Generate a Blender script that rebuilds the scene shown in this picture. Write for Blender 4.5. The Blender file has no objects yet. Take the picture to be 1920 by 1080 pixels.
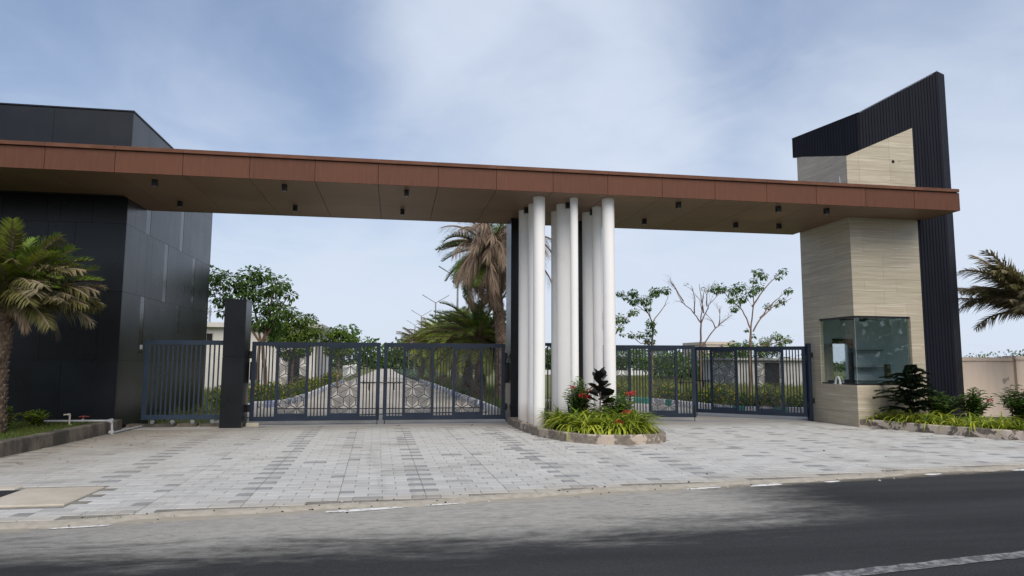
import bpy, bmesh, math, random
from mathutils import Vector, Matrix

R = math.radians
scn = bpy.context.scene
col = scn.collection
PI = math.pi

# ------------------------------------------------------------------ camera
# world frame: X runs along the gate canopy, Y goes into the estate, Z up, metres
cam_d = bpy.data.cameras.new('camera')
cam = bpy.data.objects.new('camera', cam_d)
col.objects.link(cam)
_p, _r, _th = 0.1049, 0.0047, 0.1654
_R0 = Vector((1, 0, 0)); _D0 = Vector((0, math.sin(_p), -math.cos(_p)))
_ex = math.cos(_r) * _R0 - math.sin(_r) * _D0
_ey = math.sin(_r) * _R0 + math.cos(_r) * _D0
_fw = Vector((0, math.cos(_p), math.sin(_p)))
_m = Matrix((_ex, -_ey, -_fw)).transposed()
_rz = Matrix.Rotation(-_th, 3, 'Z')
cam.matrix_world = Matrix.Translation((-2.448, -14.665, 1.6)) @ (_rz @ _m).to_4x4()
cam_d.lens = 36 * 1297.2 / 1920
cam_d.sensor_width = 36
cam_d.clip_start = 0.1
cam_d.clip_end = 3000
scn.camera = cam

# ------------------------------------------------------------------ sky, sun, exposure
SUN_EL, SUN_AZ = R(46), R(172)          # azimuth clockwise from +Y: behind the camera, to the right
world = bpy.data.worlds.new('World')
scn.world = world
world.use_nodes = True
wn, wl = world.node_tree.nodes, world.node_tree.links
wn.clear()


def build_sky():
    out = wn.new('ShaderNodeOutputWorld'); bg = wn.new('ShaderNodeBackground')
    sky = wn.new('ShaderNodeTexSky'); sky.sky_type = 'NISHITA'; sky.sun_disc = False
    sky.sun_elevation = SUN_EL; sky.sun_rotation = SUN_AZ
    sky.air_density = 1.0; sky.dust_density = 1.2; sky.ozone_density = 1.6
    tc = wn.new('ShaderNodeTexCoord')
    sep = wn.new('ShaderNodeSeparateXYZ'); wl.new(tc.outputs['Generated'], sep.inputs[0])

    def math_(op, a, b=None, clamp=False):
        n = wn.new('ShaderNodeMath'); n.operation = op; n.use_clamp = clamp
        for i, x in enumerate((a, b)):
            if x is None: continue
            if isinstance(x, (int, float)): n.inputs[i].default_value = x
            else: wl.new(x, n.inputs[i])
        return n.outputs[0]
    zz = math_('ADD', math_('MAXIMUM', sep.outputs[2], 0.0), 0.22)
    cx = math_('DIVIDE', sep.outputs[0], zz); cy = math_('DIVIDE', sep.outputs[1], zz)
    comb = wn.new('ShaderNodeCombineXYZ'); wl.new(cx, comb.inputs[0]); wl.new(cy, comb.inputs[1])

    def noise(scale, detail, rough, off, dist=0.0):
        mp = wn.new('ShaderNodeMapping'); mp.inputs['Location'].default_value = off
        wl.new(comb.outputs[0], mp.inputs['Vector'])
        n = wn.new('ShaderNodeTexNoise'); n.inputs['Scale'].default_value = scale
        n.inputs['Detail'].default_value = detail; n.inputs['Roughness'].default_value = rough
        n.inputs['Distortion'].default_value = dist
        wl.new(mp.outputs[0], n.inputs['Vector']); return n.outputs[0]

    def ramp(x, lo, hi):
        n = wn.new('ShaderNodeMapRange'); n.interpolation_type = 'SMOOTHSTEP'
        n.inputs[1].default_value = lo; n.inputs[2].default_value = hi
        wl.new(x, n.inputs[0]); return n.outputs[0]

    def bank(az, el, inner, outer):          # a cloud bank standing in one part of the sky
        d = (math.sin(az) * math.cos(el), math.cos(az) * math.cos(el), math.sin(el))
        v = wn.new('ShaderNodeVectorMath'); v.operation = 'DOT_PRODUCT'
        nm = wn.new('ShaderNodeVectorMath'); nm.operation = 'NORMALIZE'
        wl.new(tc.outputs['Generated'], nm.inputs[0]); wl.new(nm.outputs[0], v.inputs[0])
        v.inputs[1].default_value = d
        return ramp(v.outputs['Value'], math.cos(outer), math.cos(inner))
    big = noise(0.75, 5, 0.55, (1.7, 4.2, 0), 0.6)
    fine = noise(2.6, 6, 0.6, (7.1, 2.2, 0), 0.8)
    cover = math_('ADD', math_('MULTIPLY', ramp(big, 0.30, 0.74), 0.42), math_('MULTIPLY', ramp(fine, 0.30, 0.80), 0.14))
    b1 = math_('MULTIPLY', bank(R(13), R(24), R(2), R(17)), 0.55)
    b2 = math_('MULTIPLY', bank(R(46), R(20), R(3), R(20)), 0.42)
    b3 = math_('MULTIPLY', bank(R(2), R(30), R(1), R(10)), 0.18)
    cover = math_('ADD', math_('ADD', cover, b1), math_('ADD', b2, b3))
    cover = math_('ADD', math_('MULTIPLY', cover, 0.72), 0.22)
    hz = math_('MULTIPLY', math_('SUBTRACT', 1.0, ramp(sep.outputs[2], 0.0, 0.42)), 0.62)  # hazy horizon all round
    cover = math_('MINIMUM', math_('ADD', cover, hz), 0.96)
    # cloud tint: white where thick, lilac grey where thin
    tint = wn.new('ShaderNodeMix'); tint.data_type = 'RGBA'
    wl.new(ramp(math_('ADD', cover, math_('MULTIPLY', fine, 0.2)), 0.25, 0.95), tint.inputs[0])
    tint.inputs[6].default_value = (3.5, 4.35, 6.5, 1)
    tint.inputs[7].default_value = (5.7, 6.35, 7.5, 1)
    mix = wn.new('ShaderNodeMix'); mix.data_type = 'RGBA'
    wl.new(cover, mix.inputs[0]); wl.new(sky.outputs[0], mix.inputs[6]); wl.new(tint.outputs[2], mix.inputs[7])
    wl.new(mix.outputs[2], bg.inputs['Color'])
    bg.inputs['Strength'].default_value = 0.105
    wl.new(bg.outputs[0], out.inputs['Surface'])


build_sky()
sun_d = bpy.data.lights.new('sun', 'SUN')
sun_d.energy = 2.6; sun_d.angle = R(55); sun_d.color = (1.0, 0.92, 0.80)
sun = bpy.data.objects.new('sun', sun_d); col.objects.link(sun)
_sd = Vector((math.sin(SUN_AZ) * math.cos(SUN_EL), math.cos(SUN_AZ) * math.cos(SUN_EL), math.sin(SUN_EL)))
sun.rotation_euler = (-_sd).to_track_quat('-Z', 'Y').to_euler()
sun.location = (20, -20, 40)

scn.view_settings.view_transform = 'Standard'
scn.view_settings.look = 'None'
scn.view_settings.gamma = 1.0
scn.view_settings.use_curve_mapping = False
scn.view_settings.exposure = 0.22
scn.render.engine = 'CYCLES'
scn.cycles.max_bounces = 8
scn.cycles.transparent_max_bounces = 24
scn.cycles.use_denoising = True

# ------------------------------------------------------------------ materials


class NT:
    def __init__(s, name):
        s.m = bpy.data.materials.new(name); s.m.use_nodes = True
        s.n, s.l = s.m.node_tree.nodes, s.m.node_tree.links
        s.b = s.n['Principled BSDF']
        s.geo = s.n.new('ShaderNodeNewGeometry')

    def val(s, sock, x):
        if isinstance(x, (int, float)): sock.default_value = x
        elif isinstance(x, tuple): sock.default_value = x if len(x) != 3 or sock.type != 'RGBA' else (*x, 1)
        else: s.l.new(x, sock)

    def math(s, op, a, b=0.0, clamp=False):
        n = s.n.new('ShaderNodeMath'); n.operation = op; n.use_clamp = clamp
        s.val(n.inputs[0], a); s.val(n.inputs[1], b); return n.outputs[0]

    def pos(s, scale=(1, 1, 1), loc=(0, 0, 0), local=False, rot=0.0):
        mp = s.n.new('ShaderNodeMapping'); mp.inputs['Scale'].default_value = scale
        mp.inputs['Location'].default_value = loc; mp.inputs['Rotation'].default_value = (0, 0, rot)
        if local:
            tc = s.n.new('ShaderNodeTexCoord'); s.l.new(tc.outputs['Object'], mp.inputs[0])
        else:
            s.l.new(s.geo.outputs['Position'], mp.inputs[0])
        return mp.outputs[0]

    def noise(s, vec, scale=1.0, detail=4, rough=0.55, dist=0.0):
        n = s.n.new('ShaderNodeTexNoise'); n.inputs['Scale'].default_value = scale
        n.inputs['Detail'].default_value = detail; n.inputs['Roughness'].default_value = rough
        n.inputs['Distortion'].default_value = dist
        s.l.new(vec, n.inputs['Vector']); return n.outputs[0]

    def ramp(s, x, lo, hi, a=0.0, b=1.0):
        n = s.n.new('ShaderNodeMapRange'); n.interpolation_type = 'SMOOTHSTEP'
        for i, k in enumerate((lo, hi, a, b)): n.inputs[i + 1].default_value = k
        s.l.new(x, n.inputs[0]); return n.outputs[0]

    def mix(s, f, a, b, mode='MIX'):
        n = s.n.new('ShaderNodeMix'); n.data_type = 'RGBA'; n.blend_type = mode
        s.val(n.inputs[0], f); s.val(n.inputs[6], a); s.val(n.inputs[7], b); return n.outputs[2]

    def mul(s, c, f):
        n = s.n.new('ShaderNodeVectorMath'); n.operation = 'SCALE'
        if isinstance(c, tuple): n.inputs[0].default_value = c[:3]
        else: s.l.new(c, n.inputs[0])
        s.val(n.inputs['Scale'], f); return n.outputs[0]

    def orand(s):
        n = s.n.new('ShaderNodeObjectInfo'); return n.outputs['Random']

    def bump(s, h, strength=0.2, dist=0.02):
        n = s.n.new('ShaderNodeBump'); n.inputs['Strength'].default_value = strength
        n.inputs['Distance'].default_value = dist
        s.l.new(h, n.inputs['Height']); s.l.new(n.outputs[0], s.b.inputs['Normal'])

    def done(s, color, rough=0.6, spec=None, metal=0.0):
        s.val(s.b.inputs['Base Color'], color); s.val(s.b.inputs['Roughness'], rough)
        if spec is not None: s.val(s.b.inputs['Specular IOR Level'], spec)
        s.b.inputs['Metallic'].default_value = metal
        return s.m


def simple(name, c1, c2, scale=(1, 1, 1), nscale=3.0, lo=0.3, hi=0.7, rough=0.6, bump=0.0, bscale=30.0, orand=0.0,
           local=False, spec=None, metal=0.0, detail=5):
    t = NT(name); v = t.pos(scale, local=local)
    f = t.ramp(t.noise(v, nscale, detail), lo, hi)
    c = t.mix(f, c1, c2)
    if orand: c = t.mul(c, t.math('ADD', t.math('MULTIPLY', t.orand(), orand), 1 - orand / 2))
    if bump: t.bump(t.noise(v, bscale, 4), bump, 0.01)
    return t.done(c, rough, spec, metal)


def leaf_mat(name, c1, c2, trans=0.3, rough=0.45, orand=0.25, spec=0.4):
    t = NT(name)
    isl = t.geo.outputs['Random Per Island']
    c = t.mix(isl, c1, c2)
    c = t.mul(c, t.math('ADD', t.math('MULTIPLY', t.orand(), orand), 1 - orand / 2))
    m = t.done(c, rough, spec)
    tr = t.n.new('ShaderNodeBsdfTranslucent'); t.l.new(c, tr.inputs[0])
    mx = t.n.new('ShaderNodeMixShader'); mx.inputs[0].default_value = trans
    t.l.new(t.b.outputs[0], mx.inputs[1]); t.l.new(tr.outputs[0], mx.inputs[2])
    t.l.new(mx.outputs[0], t.n['Material Output'].inputs['Surface'])
    return m


def build_materials():
    M = {}
    # black aluminium cladding: faint grain, dusty towards nothing in particular
    t = NT('black_cladding'); v = t.pos()
    n1 = t.noise(v, 1.1, 5); n2 = t.noise(v, 55, 3)
    c = t.mix(t.ramp(n1, 0.35, 0.75), (0.0085, 0.0098, 0.0125), (0.0125, 0.0145, 0.018))
    c = t.mul(c, t.math('ADD', t.math('MULTIPLY', t.orand(), 0.35), 0.82))
    c = t.mix(t.ramp(n2, 0.72, 0.80, 0, 0.12), c, (0.05, 0.05, 0.055))
    t.bump(t.noise(v, 1.2, 1), 0.012, 0.02)
    M['black'] = t.done(c, t.ramp(n1, 0.3, 0.7, 0.27, 0.32), 0.33)
    M['core'] = simple('dark_joint', (0.006, 0.006, 0.007), (0.01, 0.01, 0.011), rough=0.8)
    # copper-brown fascia with vertical streaks
    t = NT('copper_panel'); v = t.pos((1, 1, 1))
    st = t.noise(t.pos((9, 9, 0.9)), 2.0, 6, 0.65); bl = t.noise(v, 0.9, 5); sp = t.noise(v, 26, 3)
    c = t.mix(t.ramp(st, 0.3, 0.75), (0.104, 0.041, 0.0235), (0.130, 0.054, 0.032))
    c = t.mix(t.ramp(bl, 0.4, 0.7, 0, 0.5), c, (0.130, 0.052, 0.030))
    c = t.mix(t.ramp(sp, 0.70, 0.78, 0, 0.5), c, (0.07, 0.032, 0.024))
    c = t.mul(c, t.math('ADD', t.math('MULTIPLY', t.orand(), 0.14), 0.93))
    M['copper'] = t.done(c, 0.55, 0.2)
    t = NT('copper_cap'); st = t.noise(t.pos((1.5, 4, 4)), 2.0, 5)
    c = t.mix(t.ramp(st, 0.3, 0.75), (0.110, 0.046, 0.026), (0.16, 0.072, 0.044))
    M['cap'] = t.done(c, 0.55, 0.2)
    t = NT('soffit_panel'); v = t.pos((1, 1, 1)); b = t.noise(v, 0.5, 4); g = t.noise(v, 40, 2)
    c = t.mix(t.ramp(b, 0.35, 0.7), (0.155, 0.096, 0.061), (0.195, 0.125, 0.080))
    c = t.mul(c, t.math('ADD', t.math('MULTIPLY', t.orand(), 0.12), 0.94))
    M['soffit'] = t.done(c, 0.5, 0.35)
    # white column paint, grime low down and faint vertical roller marks
    t = NT('white_column_paint'); v = t.pos()
    sep = t.n.new('ShaderNodeSeparateXYZ'); t.l.new(t.geo.outputs['Position'], sep.inputs[0])
    st = t.noise(t.pos((14, 14, 0.5)), 1.5, 5); bl = t.noise(v, 1.6, 5)
    c = t.mix(t.ramp(st, 0.4, 0.8, 0, 0.18), (0.86, 0.85, 0.84), (0.80, 0.785, 0.77))
    c = t.mix(t.ramp(bl, 0.55, 0.8, 0, 0.3), c, (0.72, 0.70, 0.67))
    low = t.math('SUBTRACT', 1.0, t.ramp(t.math('ADD', sep.outputs[2], t.math('MULTIPLY', bl, -0.5)), -0.05, 0.45))
    c = t.mix(t.math('MULTIPLY', low, 0.55), c, (0.42, 0.36, 0.29))
    t.bump(t.noise(v, 60, 3), 0.08, 0.004)
    M['white'] = t.done(c, 0.65, 0.2)
    # travertine-look tiles: horizontal veins
    t = NT('travertine_tile'); v = t.pos()
    w1 = t.noise(t.pos((0.7, 0.7, 16)), 1.6, 6, 0.6, 0.4); w2 = t.noise(t.pos((0.5, 0.5, 30), (3, 1, 7)), 1.4, 5, 0.6, 0.5)
    c = t.mix(t.ramp(w1, 0.3, 0.7), (0.395, 0.345, 0.255), (0.49, 0.435, 0.33))
    c = t.mix(t.ramp(w2, 0.57, 0.63, 0, 0.8), c, (0.62, 0.57, 0.46))
    c = t.mix(t.ramp(t.noise(v, 0.8, 4), 0.45, 0.75, 0, 0.35), c, (0.36, 0.31, 0.25))
    c = t.mul(c, t.math('ADD', t.math('MULTIPLY', t.orand(), 0.10), 0.95))
    M['tile'] = t.done(c, 0.42, 0.4)
    M['grout'] = simple('tile_grout', (0.30, 0.27, 0.22), (0.38, 0.34, 0.28), rough=0.9)
    # navy ribbed cladding with chalky scratches
    t = NT('ribbed_navy'); v = t.pos()
    c = t.mix(t.ramp(t.noise(t.pos((3, 3, 0.4)), 1.5, 4), 0.3, 0.7), (0.0062, 0.0070, 0.0125), (0.0095, 0.0108, 0.018))
    sc = t.noise(t.pos((0.8, 0.8, 30), (2, 0, 0)), 0.7, 6, 0.7, 0.3)
    c = t.mix(t.ramp(sc, 0.735, 0.77, 0, 0.35), c, (0.12, 0.12, 0.125))
    M['ribbed'] = t.done(c, 0.55, 0.15)
    # gates
    t = NT('navy_gate_paint'); v = t.pos()
    c = t.mix(t.ramp(t.noise(v, 2.3, 4), 0.35, 0.7), (0.014, 0.023, 0.042), (0.019, 0.031, 0.054))
    c = t.mix(t.ramp(t.noise(v, 30, 4), 0.62, 0.78, 0, 0.25), c, (0.10, 0.105, 0.11))
    M['gate'] = t.done(c, 0.42, 0.35)
    t = NT('blue_gate_paint'); v = t.pos()
    c = t.mix(t.ramp(t.noise(v, 2.3, 4), 0.35, 0.7), (0.020, 0.036, 0.064), (0.026, 0.045, 0.078))
    M['gateblue'] = t.done(c, 0.42, 0.45)
    M['bar'] = simple('gate_bar_paint', (0.010, 0.013, 0.021), (0.015, 0.019, 0.029), nscale=5, rough=0.45)
    M['blackmetal'] = simple('black_metal', (0.008, 0.008, 0.009), (0.016, 0.016, 0.018), nscale=8, rough=0.45)
    M['steel'] = simple('grey_steel', (0.16, 0.17, 0.18), (0.24, 0.25, 0.26), nscale=8, rough=0.5)
    M['pvc'] = simple('grey_pvc', (0.30, 0.31, 0.33), (0.42, 0.43, 0.45), nscale=6, rough=0.45)
    M['redplastic'] = simple('red_plastic', (0.20, 0.04, 0.035), (0.26, 0.055, 0.045), rough=0.4)
    M['plaster'] = simple('white_plaster', (0.62, 0.62, 0.60), (0.70, 0.70, 0.68), nscale=2, rough=0.8)
    # concrete / kerbs
    t = NT('kerb_concrete'); v = t.pos()
    n = t.noise(v, 2.4, 7, 0.62, 0.3); n2 = t.noise(v, 11, 6, 0.65); n3 = t.noise(v, 50, 3)
    c = t.mix(t.ramp(n2, 0.3, 0.7), (0.15, 0.125, 0.10), (0.26, 0.225, 0.185))
    c = t.mix(t.ramp(t.math('ADD', n, t.math('MULTIPLY', n2, 0.30)), 0.71, 0.74, 0, 0.85), c, (0.50, 0.42, 0.35))
    t.bump(n3, 0.25, 0.01)
    M['kerb'] = t.done(c, 0.9)
    t = NT('peeling_kerb_paint'); v = t.pos()
    n = t.noise(t.pos((1, 1, 1.4)), 2.8, 8, 0.68, 0.5); n2 = t.noise(v, 16, 5)
    c = t.mix(t.ramp(n2, 0.3, 0.7), (0.11, 0.09, 0.075), (0.20, 0.17, 0.145))
    c = t.mix(t.ramp(n, 0.50, 0.52), c, t.mix(n2, (0.52, 0.43, 0.36), (0.60, 0.52, 0.46)))
    t.bump(t.ramp(n, 0.46, 0.485), 0.3, 0.01)
    M['peelkerb'] = t.done(c, 0.85)
    t = NT('mossy_kerb'); v = t.pos()
    n = t.noise(t.pos((1, 1, 0.6)), 1.8, 7, 0.65); n2 = t.noise(v, 20, 4)
    c = t.mix(t.ramp(n, 0.36, 0.68), (0.055, 0.050, 0.040), (0.21, 0.175, 0.135))
    c = t.mul(c, t.math('ADD', t.math('MULTIPLY', n2, 0.6), 0.7))
    t.bump(n2, 0.25, 0.01)
    M['mosskerb'] = t.done(c, 0.9)
    t = NT('slab_concrete'); v = t.pos()
    n = t.noise(v, 1.6, 6); n2 = t.noise(v, 35, 4)
    c = t.mix(t.ramp(n, 0.3, 0.7), (0.40, 0.36, 0.29), (0.50, 0.455, 0.38))
    c = t.mul(c, t.math('ADD', t.math('MULTIPLY', n2, 0.3), 0.85)); t.bump(n2, 0.15, 0.01)
    M['slab'] = t.done(c, 0.85)
    t = NT('apron_concrete'); v = t.pos()
    n = t.noise(t.pos((0.5, 2.5, 1)), 1.5, 6); n2 = t.noise(v, 28, 4)
    c = t.mix(t.ramp(n, 0.3, 0.72), (0.27, 0.255, 0.23), (0.42, 0.405, 0.375))
    c = t.mul(c, t.math('ADD', t.math('MULTIPLY', n2, 0.3), 0.85))
    M['apron'] = t.done(c, 0.8)

    # pavers: four mixes, the same wear (brown dirt to the left by the black building)
    def paver(name, a, b, streak):
        t = NT(name); v = t.pos()
        n = t.noise(t.pos((2.2, 14, 1)), 1.3, 5, 0.6, 0.3); n2 = t.noise(v, 1.1, 6); n3 = t.noise(v, 60, 3)
        c = t.mix(t.ramp(n, 0.3, 0.72), a, b)
        c = t.mix(t.ramp(t.noise(t.pos((1.4, 26, 1), (5, 3, 0)), 1.2, 4, 0.6), 0.60, 0.68, 0, streak), c, (0.17, 0.175, 0.185))
        c = t.mul(c, t.math('ADD', t.math('MULTIPLY', t.orand(), 0.16), 0.92))
        sep = t.n.new('ShaderNodeSeparateXYZ'); t.l.new(t.geo.outputs['Position'], sep.inputs[0])
        dl = t.math('ADD', t.math('MULTIPLY', sep.outputs[0], 1.0), t.math('MULTIPLY', sep.outputs[1], -0.32))
        dirt = t.math('SUBTRACT', 1.0, t.ramp(t.math('ADD', dl, t.math('MULTIPLY', n2, 4.0)), -7.2, -1.6))
        dirt = t.math('MULTIPLY', dirt, 0.9)
        edge = t.ramp(t.math('ADD', t.math('SUBTRACT', t.math('MULTIPLY', sep.outputs[0], 0.15), sep.outputs[1]), t.math('MULTIPLY', n2, 0.7)), 5.9, 6.4, 0, 0.6)
        c = t.mix(edge, c, (0.40, 0.36, 0.29))
        gat = t.ramp(t.math('ADD', sep.outputs[1], t.math('MULTIPLY', n2, 2.2)), 2.2, 4.0, 0, 0.55)
        c = t.mix(gat, c, (0.25, 0.235, 0.205))
        c = t.mix(dirt, c, t.mix(n3, (0.20, 0.175, 0.14), (0.29, 0.26, 0.215)))
        big = t.noise(t.pos((0.55, 0.8, 1), (2, 9, 0)), 1.0, 6, 0.62, 0.6)
        c = t.mix(t.ramp(big, 0.50, 0.72, 0, 0.45), c, (0.30, 0.275, 0.235))
        trk = t.noise(t.pos((5.5, 0.25, 1), (1, 0, 0)), 0.8, 5, 0.6, 0.5)
        c = t.mix(t.ramp(trk, 0.56, 0.70, 0, 0.28), c, (0.25, 0.24, 0.225))
        c = t.mul(c, t.math('ADD', t.math('MULTIPLY', n3, 0.3), 0.85))
        t.bump(n3, 0.12, 0.004)
        return t.done(c, 0.72, 0.3)
    M['pv'] = [paver('pale_paver', (0.445, 0.442, 0.422), (0.51, 0.508, 0.487), 0.25),
               paver('light_paver', (0.42, 0.417, 0.398), (0.485, 0.482, 0.46), 0.4),
               paver('grey_paver', (0.35, 0.345, 0.33), (0.43, 0.425, 0.405), 0.5),
               paver('dark_paver', (0.215, 0.215, 0.22), (0.33, 0.33, 0.325), 0.7)]
    M['joint'] = simple('joint_sand', (0.16, 0.15, 0.13), (0.24, 0.225, 0.2), nscale=6, rough=0.95)
    # public road: asphalt with a cement-dust spill in front of the gate
    t = NT('asphalt'); v = t.pos()
    sep = t.n.new('ShaderNodeSeparateXYZ'); t.l.new(t.geo.outputs['Position'], sep.inputs[0])
    u, w = sep.outputs[0], sep.outputs[1]
    tt = t.math('SUBTRACT', w, t.math('MULTIPLY', u, 0.15))           # distance across the road
    vs = t.pos((0.45, 2.0, 1), rot=R(-8.5))
    n = t.noise(vs, 1.3, 8, 0.66, 0.4); n2 = t.noise(v, 70, 3, 0.6); n3 = t.noise(t.pos((1.2, 2.6, 1), rot=R(-8.5)), 4, 7, 0.7); n4 = t.noise(t.pos((0.12, 1.1, 1), rot=R(-8.5)), 1.0, 4)
    base = t.mix(t.ramp(n4, 0.35, 0.7), (0.021, 0.0213, 0.0225), (0.039, 0.0393, 0.041))
    grit = t.noise(v, 130, 2, 0.5)
    base = t.mul(base, t.math('ADD', t.math('MULTIPLY', n2, 1.1), 0.45))
    base = t.mix(t.ramp(grit, 0.62, 0.72, 0, 0.5), base, (0.10, 0.10, 0.10))
    base = t.mix(t.ramp(n3, 0.60, 0.75, 0, 0.25), base, (0.09, 0.088, 0.082))
    wob = t.math('ADD', t.math('MULTIPLY', n, 2.0), t.math('MULTIPLY', n3, 0.7))
    m1 = t.ramp(t.math('ADD', t.math('ADD', tt, t.math('MULTIPLY', t.math('MINIMUM', t.math('ADD', u, 1.0), 0.0), 0.13)), wob), -7.25, -5.9)                  # fades out towards the middle of the road
    m2 = t.math('SUBTRACT', 1.0, t.ramp(t.math('SUBTRACT', u, wob), -0.5, 1.7))
    thin = t.ramp(t.math('SUBTRACT', u, t.math('MULTIPLY', n, -3.0)), -6.5, -1.5, 0.55, 1.0)
    dust = t.math('MULTIPLY', t.math('MULTIPLY', m1, m2), thin)
    hole = t.math('MULTIPLY', t.ramp(n3, 0.54, 0.72, 0, 0.75), t.ramp(n, 0.44, 0.58))
    dust = t.math('MULTIPLY', dust, t.math('SUBTRACT', 1.0, hole))
    sand = t.ramp(t.math('ADD', tt, t.math('MULTIPLY', n3, 0.5)), -6.25, -5.9)
    dcol = t.mix(t.ramp(n3, 0.3, 0.7), (0.27, 0.262, 0.24), (0.40, 0.388, 0.355))
    c = t.mix(dust, base, dcol)
    c = t.mix(t.math('MULTIPLY', sand, 0.8), c, (0.36, 0.315, 0.24))
    c = t.mul(c, t.math('ADD', t.math('MULTIPLY', n2, 0.3), 0.85))
    t.bump(n2, 0.5, 0.012)
    M['asphalt'] = t.done(c, 0.85, 0.2)
    t = NT('worn_road_paint'); v = t.pos(); n = t.noise(v, 14, 6, 0.7); n2 = t.noise(v, 70, 3)
    c = t.mix(t.ramp(n, 0.40, 0.62), (0.075, 0.075, 0.077), (0.26, 0.26, 0.26))
    M['roadpaint'] = t.done(t.mul(c, t.math('ADD', t.math('MULTIPLY', n2, 0.5), 0.75)), 0.7)
    t = NT('edge_line_paint'); v = t.pos(); n = t.noise(v, 16, 6, 0.7)
    M['edgepaint'] = t.done(t.mix(t.ramp(n, 0.38, 0.5), (0.35, 0.33, 0.29), (0.74, 0.74, 0.72)), 0.7)
    M['sand'] = simple('spilled_sand', (0.32, 0.29, 0.235), (0.42, 0.385, 0.325), nscale=9, rough=0.95, bump=0.3, bscale=60)
    t = NT('estate_road'); v = t.pos(); n = t.noise(t.pos((0.7, 0.25, 1)), 1.0, 6); n2 = t.noise(v, 14, 4)
    c = t.mix(t.ramp(n, 0.3, 0.7), (0.40, 0.36, 0.295), (0.50, 0.455, 0.385))
    M['estate'] = t.done(t.mul(c, t.math('ADD', t.math('MULTIPLY', n2, 0.3), 0.85)), 0.85)
    t = NT('grassy_ground'); v = t.pos(); n = t.noise(v, 0.18, 7, 0.6); n2 = t.noise(v, 3.0, 6)
    c = t.mix(t.ramp(n2, 0.3, 0.7), (0.085, 0.105, 0.022), (0.16, 0.165, 0.045))
    c = t.mix(t.ramp(n, 0.52, 0.66, 0, 0.75), c, (0.21, 0.175, 0.115))
    M['ground'] = t.done(c, 0.95)
    M['soil'] = simple('planting_soil', (0.045, 0.034, 0.024), (0.09, 0.07, 0.05), nscale=5, rough=0.95, bump=0.5, bscale=18)
    t = NT('lawn_turf'); v = t.pos(); n2 = t.noise(v, 6.0, 6)
    M['turf'] = t.done(t.mix(t.ramp(n2, 0.3, 0.7), (0.022, 0.045, 0.010), (0.045, 0.08, 0.018)), 0.95)
    # beige boundary wall with flaking paint
    t = NT('beige_wall_paint'); v = t.pos()
    n = t.noise(t.pos((1, 1, 1.2)), 1.7, 7, 0.62, 0.4); n2 = t.noise(v, 12, 5); n3 = t.noise(t.pos((4, 4, 0.5)), 1.2, 5)
    c = t.mix(t.ramp(n3, 0.3, 0.7), (0.72, 0.585, 0.465), (0.78, 0.65, 0.53))
    c = t.mix(t.ramp(n, 0.635, 0.65, 0, 0.8), c, t.mix(n2, (0.22, 0.19, 0.16), (0.36, 0.31, 0.27)))
    t.bump(t.noise(v, 40, 3), 0.1, 0.005)
    M['beige'] = t.done(c, 0.85)
    M['room'] = simple('pale_blue_room_paint', (0.76, 0.84, 0.85), (0.80, 0.88, 0.89), nscale=1.5, rough=0.7)
    M['house'] = simple('house_plaster', (0.50, 0.48, 0.44), (0.62, 0.60, 0.56), nscale=0.8, rough=0.9)
    M['housegrey'] = simple('grey_plaster', (0.33, 0.325, 0.31), (0.43, 0.425, 0.41), nscale=0.8, rough=0.9)
    M['housebeige'] = simple('beige_plaster', (0.52, 0.44, 0.37), (0.58, 0.50, 0.43), nscale=0.5, rough=0.9)
    M['houseblue'] = simple('blue_grey_plaster', (0.42, 0.48, 0.56), (0.5, 0.55, 0.62), nscale=0.5, rough=0.9)
    M['void'] = simple('dark_opening', (0.008, 0.008, 0.009), (0.012, 0.012, 0.012), rough=0.9)
    # painted kerb stones
    for k, a, b in (('stonewhite', (0.60, 0.60, 0.60), (0.72, 0.72, 0.72)), ('stonegreen', (0.03, 0.26, 0.19), (0.06, 0.34, 0.26)),
                    ('stoneblue', (0.16, 0.20, 0.34), (0.30, 0.34, 0.48))):
        t = NT(k); v = t.pos(); n = t.noise(v, 5, 7, 0.7, 0.4)
        c = t.mix(t.ramp(n, 0.56, 0.61), t.mix(t.noise(v, 3, 3), a, b), (0.20, 0.19, 0.18))
        M[k] = t.done(c, 0.8)
    # vegetation
    M['bark'] = simple('tree_bark', (0.16, 0.105, 0.07), (0.26, 0.185, 0.13), (1, 1, 0.3), 9, rough=0.9, bump=0.4, bscale=20)
    M['barkred'] = simple('reddish_bark', (0.13, 0.075, 0.06), (0.21, 0.135, 0.11), (1, 1, 0.3), 9, rough=0.9, bump=0.3, bscale=20)
    M['palmbark'] = simple('palm_bark', (0.07, 0.047, 0.032), (0.20, 0.145, 0.105), (1, 1, 1), 12, rough=0.95, bump=0.6, bscale=25)
    M['leafdark'] = leaf_mat('dark_tree_leaf', (0.042, 0.095, 0.018), (0.11, 0.195, 0.034))
    M['leafmid'] = leaf_mat('mid_tree_leaf', (0.085, 0.15, 0.02), (0.17, 0.26, 0.04), 0.35)
    M['leaflime'] = leaf_mat('lime_leaf', (0.14, 0.22, 0.02), (0.28, 0.37, 0.04), 0.35)
    M['leafshrub'] = leaf_mat('shrub_leaf', (0.035, 0.085, 0.014), (0.09, 0.18, 0.024), 0.3, 0.35)
    M['leafnew'] = leaf_mat('young_shrub_leaf', (0.08, 0.17, 0.02), (0.16, 0.27, 0.03), 0.35, 0.35)
    M['strap'] = leaf_mat('variegated_strap_leaf', (0.27, 0.36, 0.03), (0.58, 0.60, 0.075), 0.3, 0.4)
    M['strapgreen'] = leaf_mat('green_strap_leaf', (0.07, 0.13, 0.02), (0.20, 0.27, 0.035), 0.3, 0.4)
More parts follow.
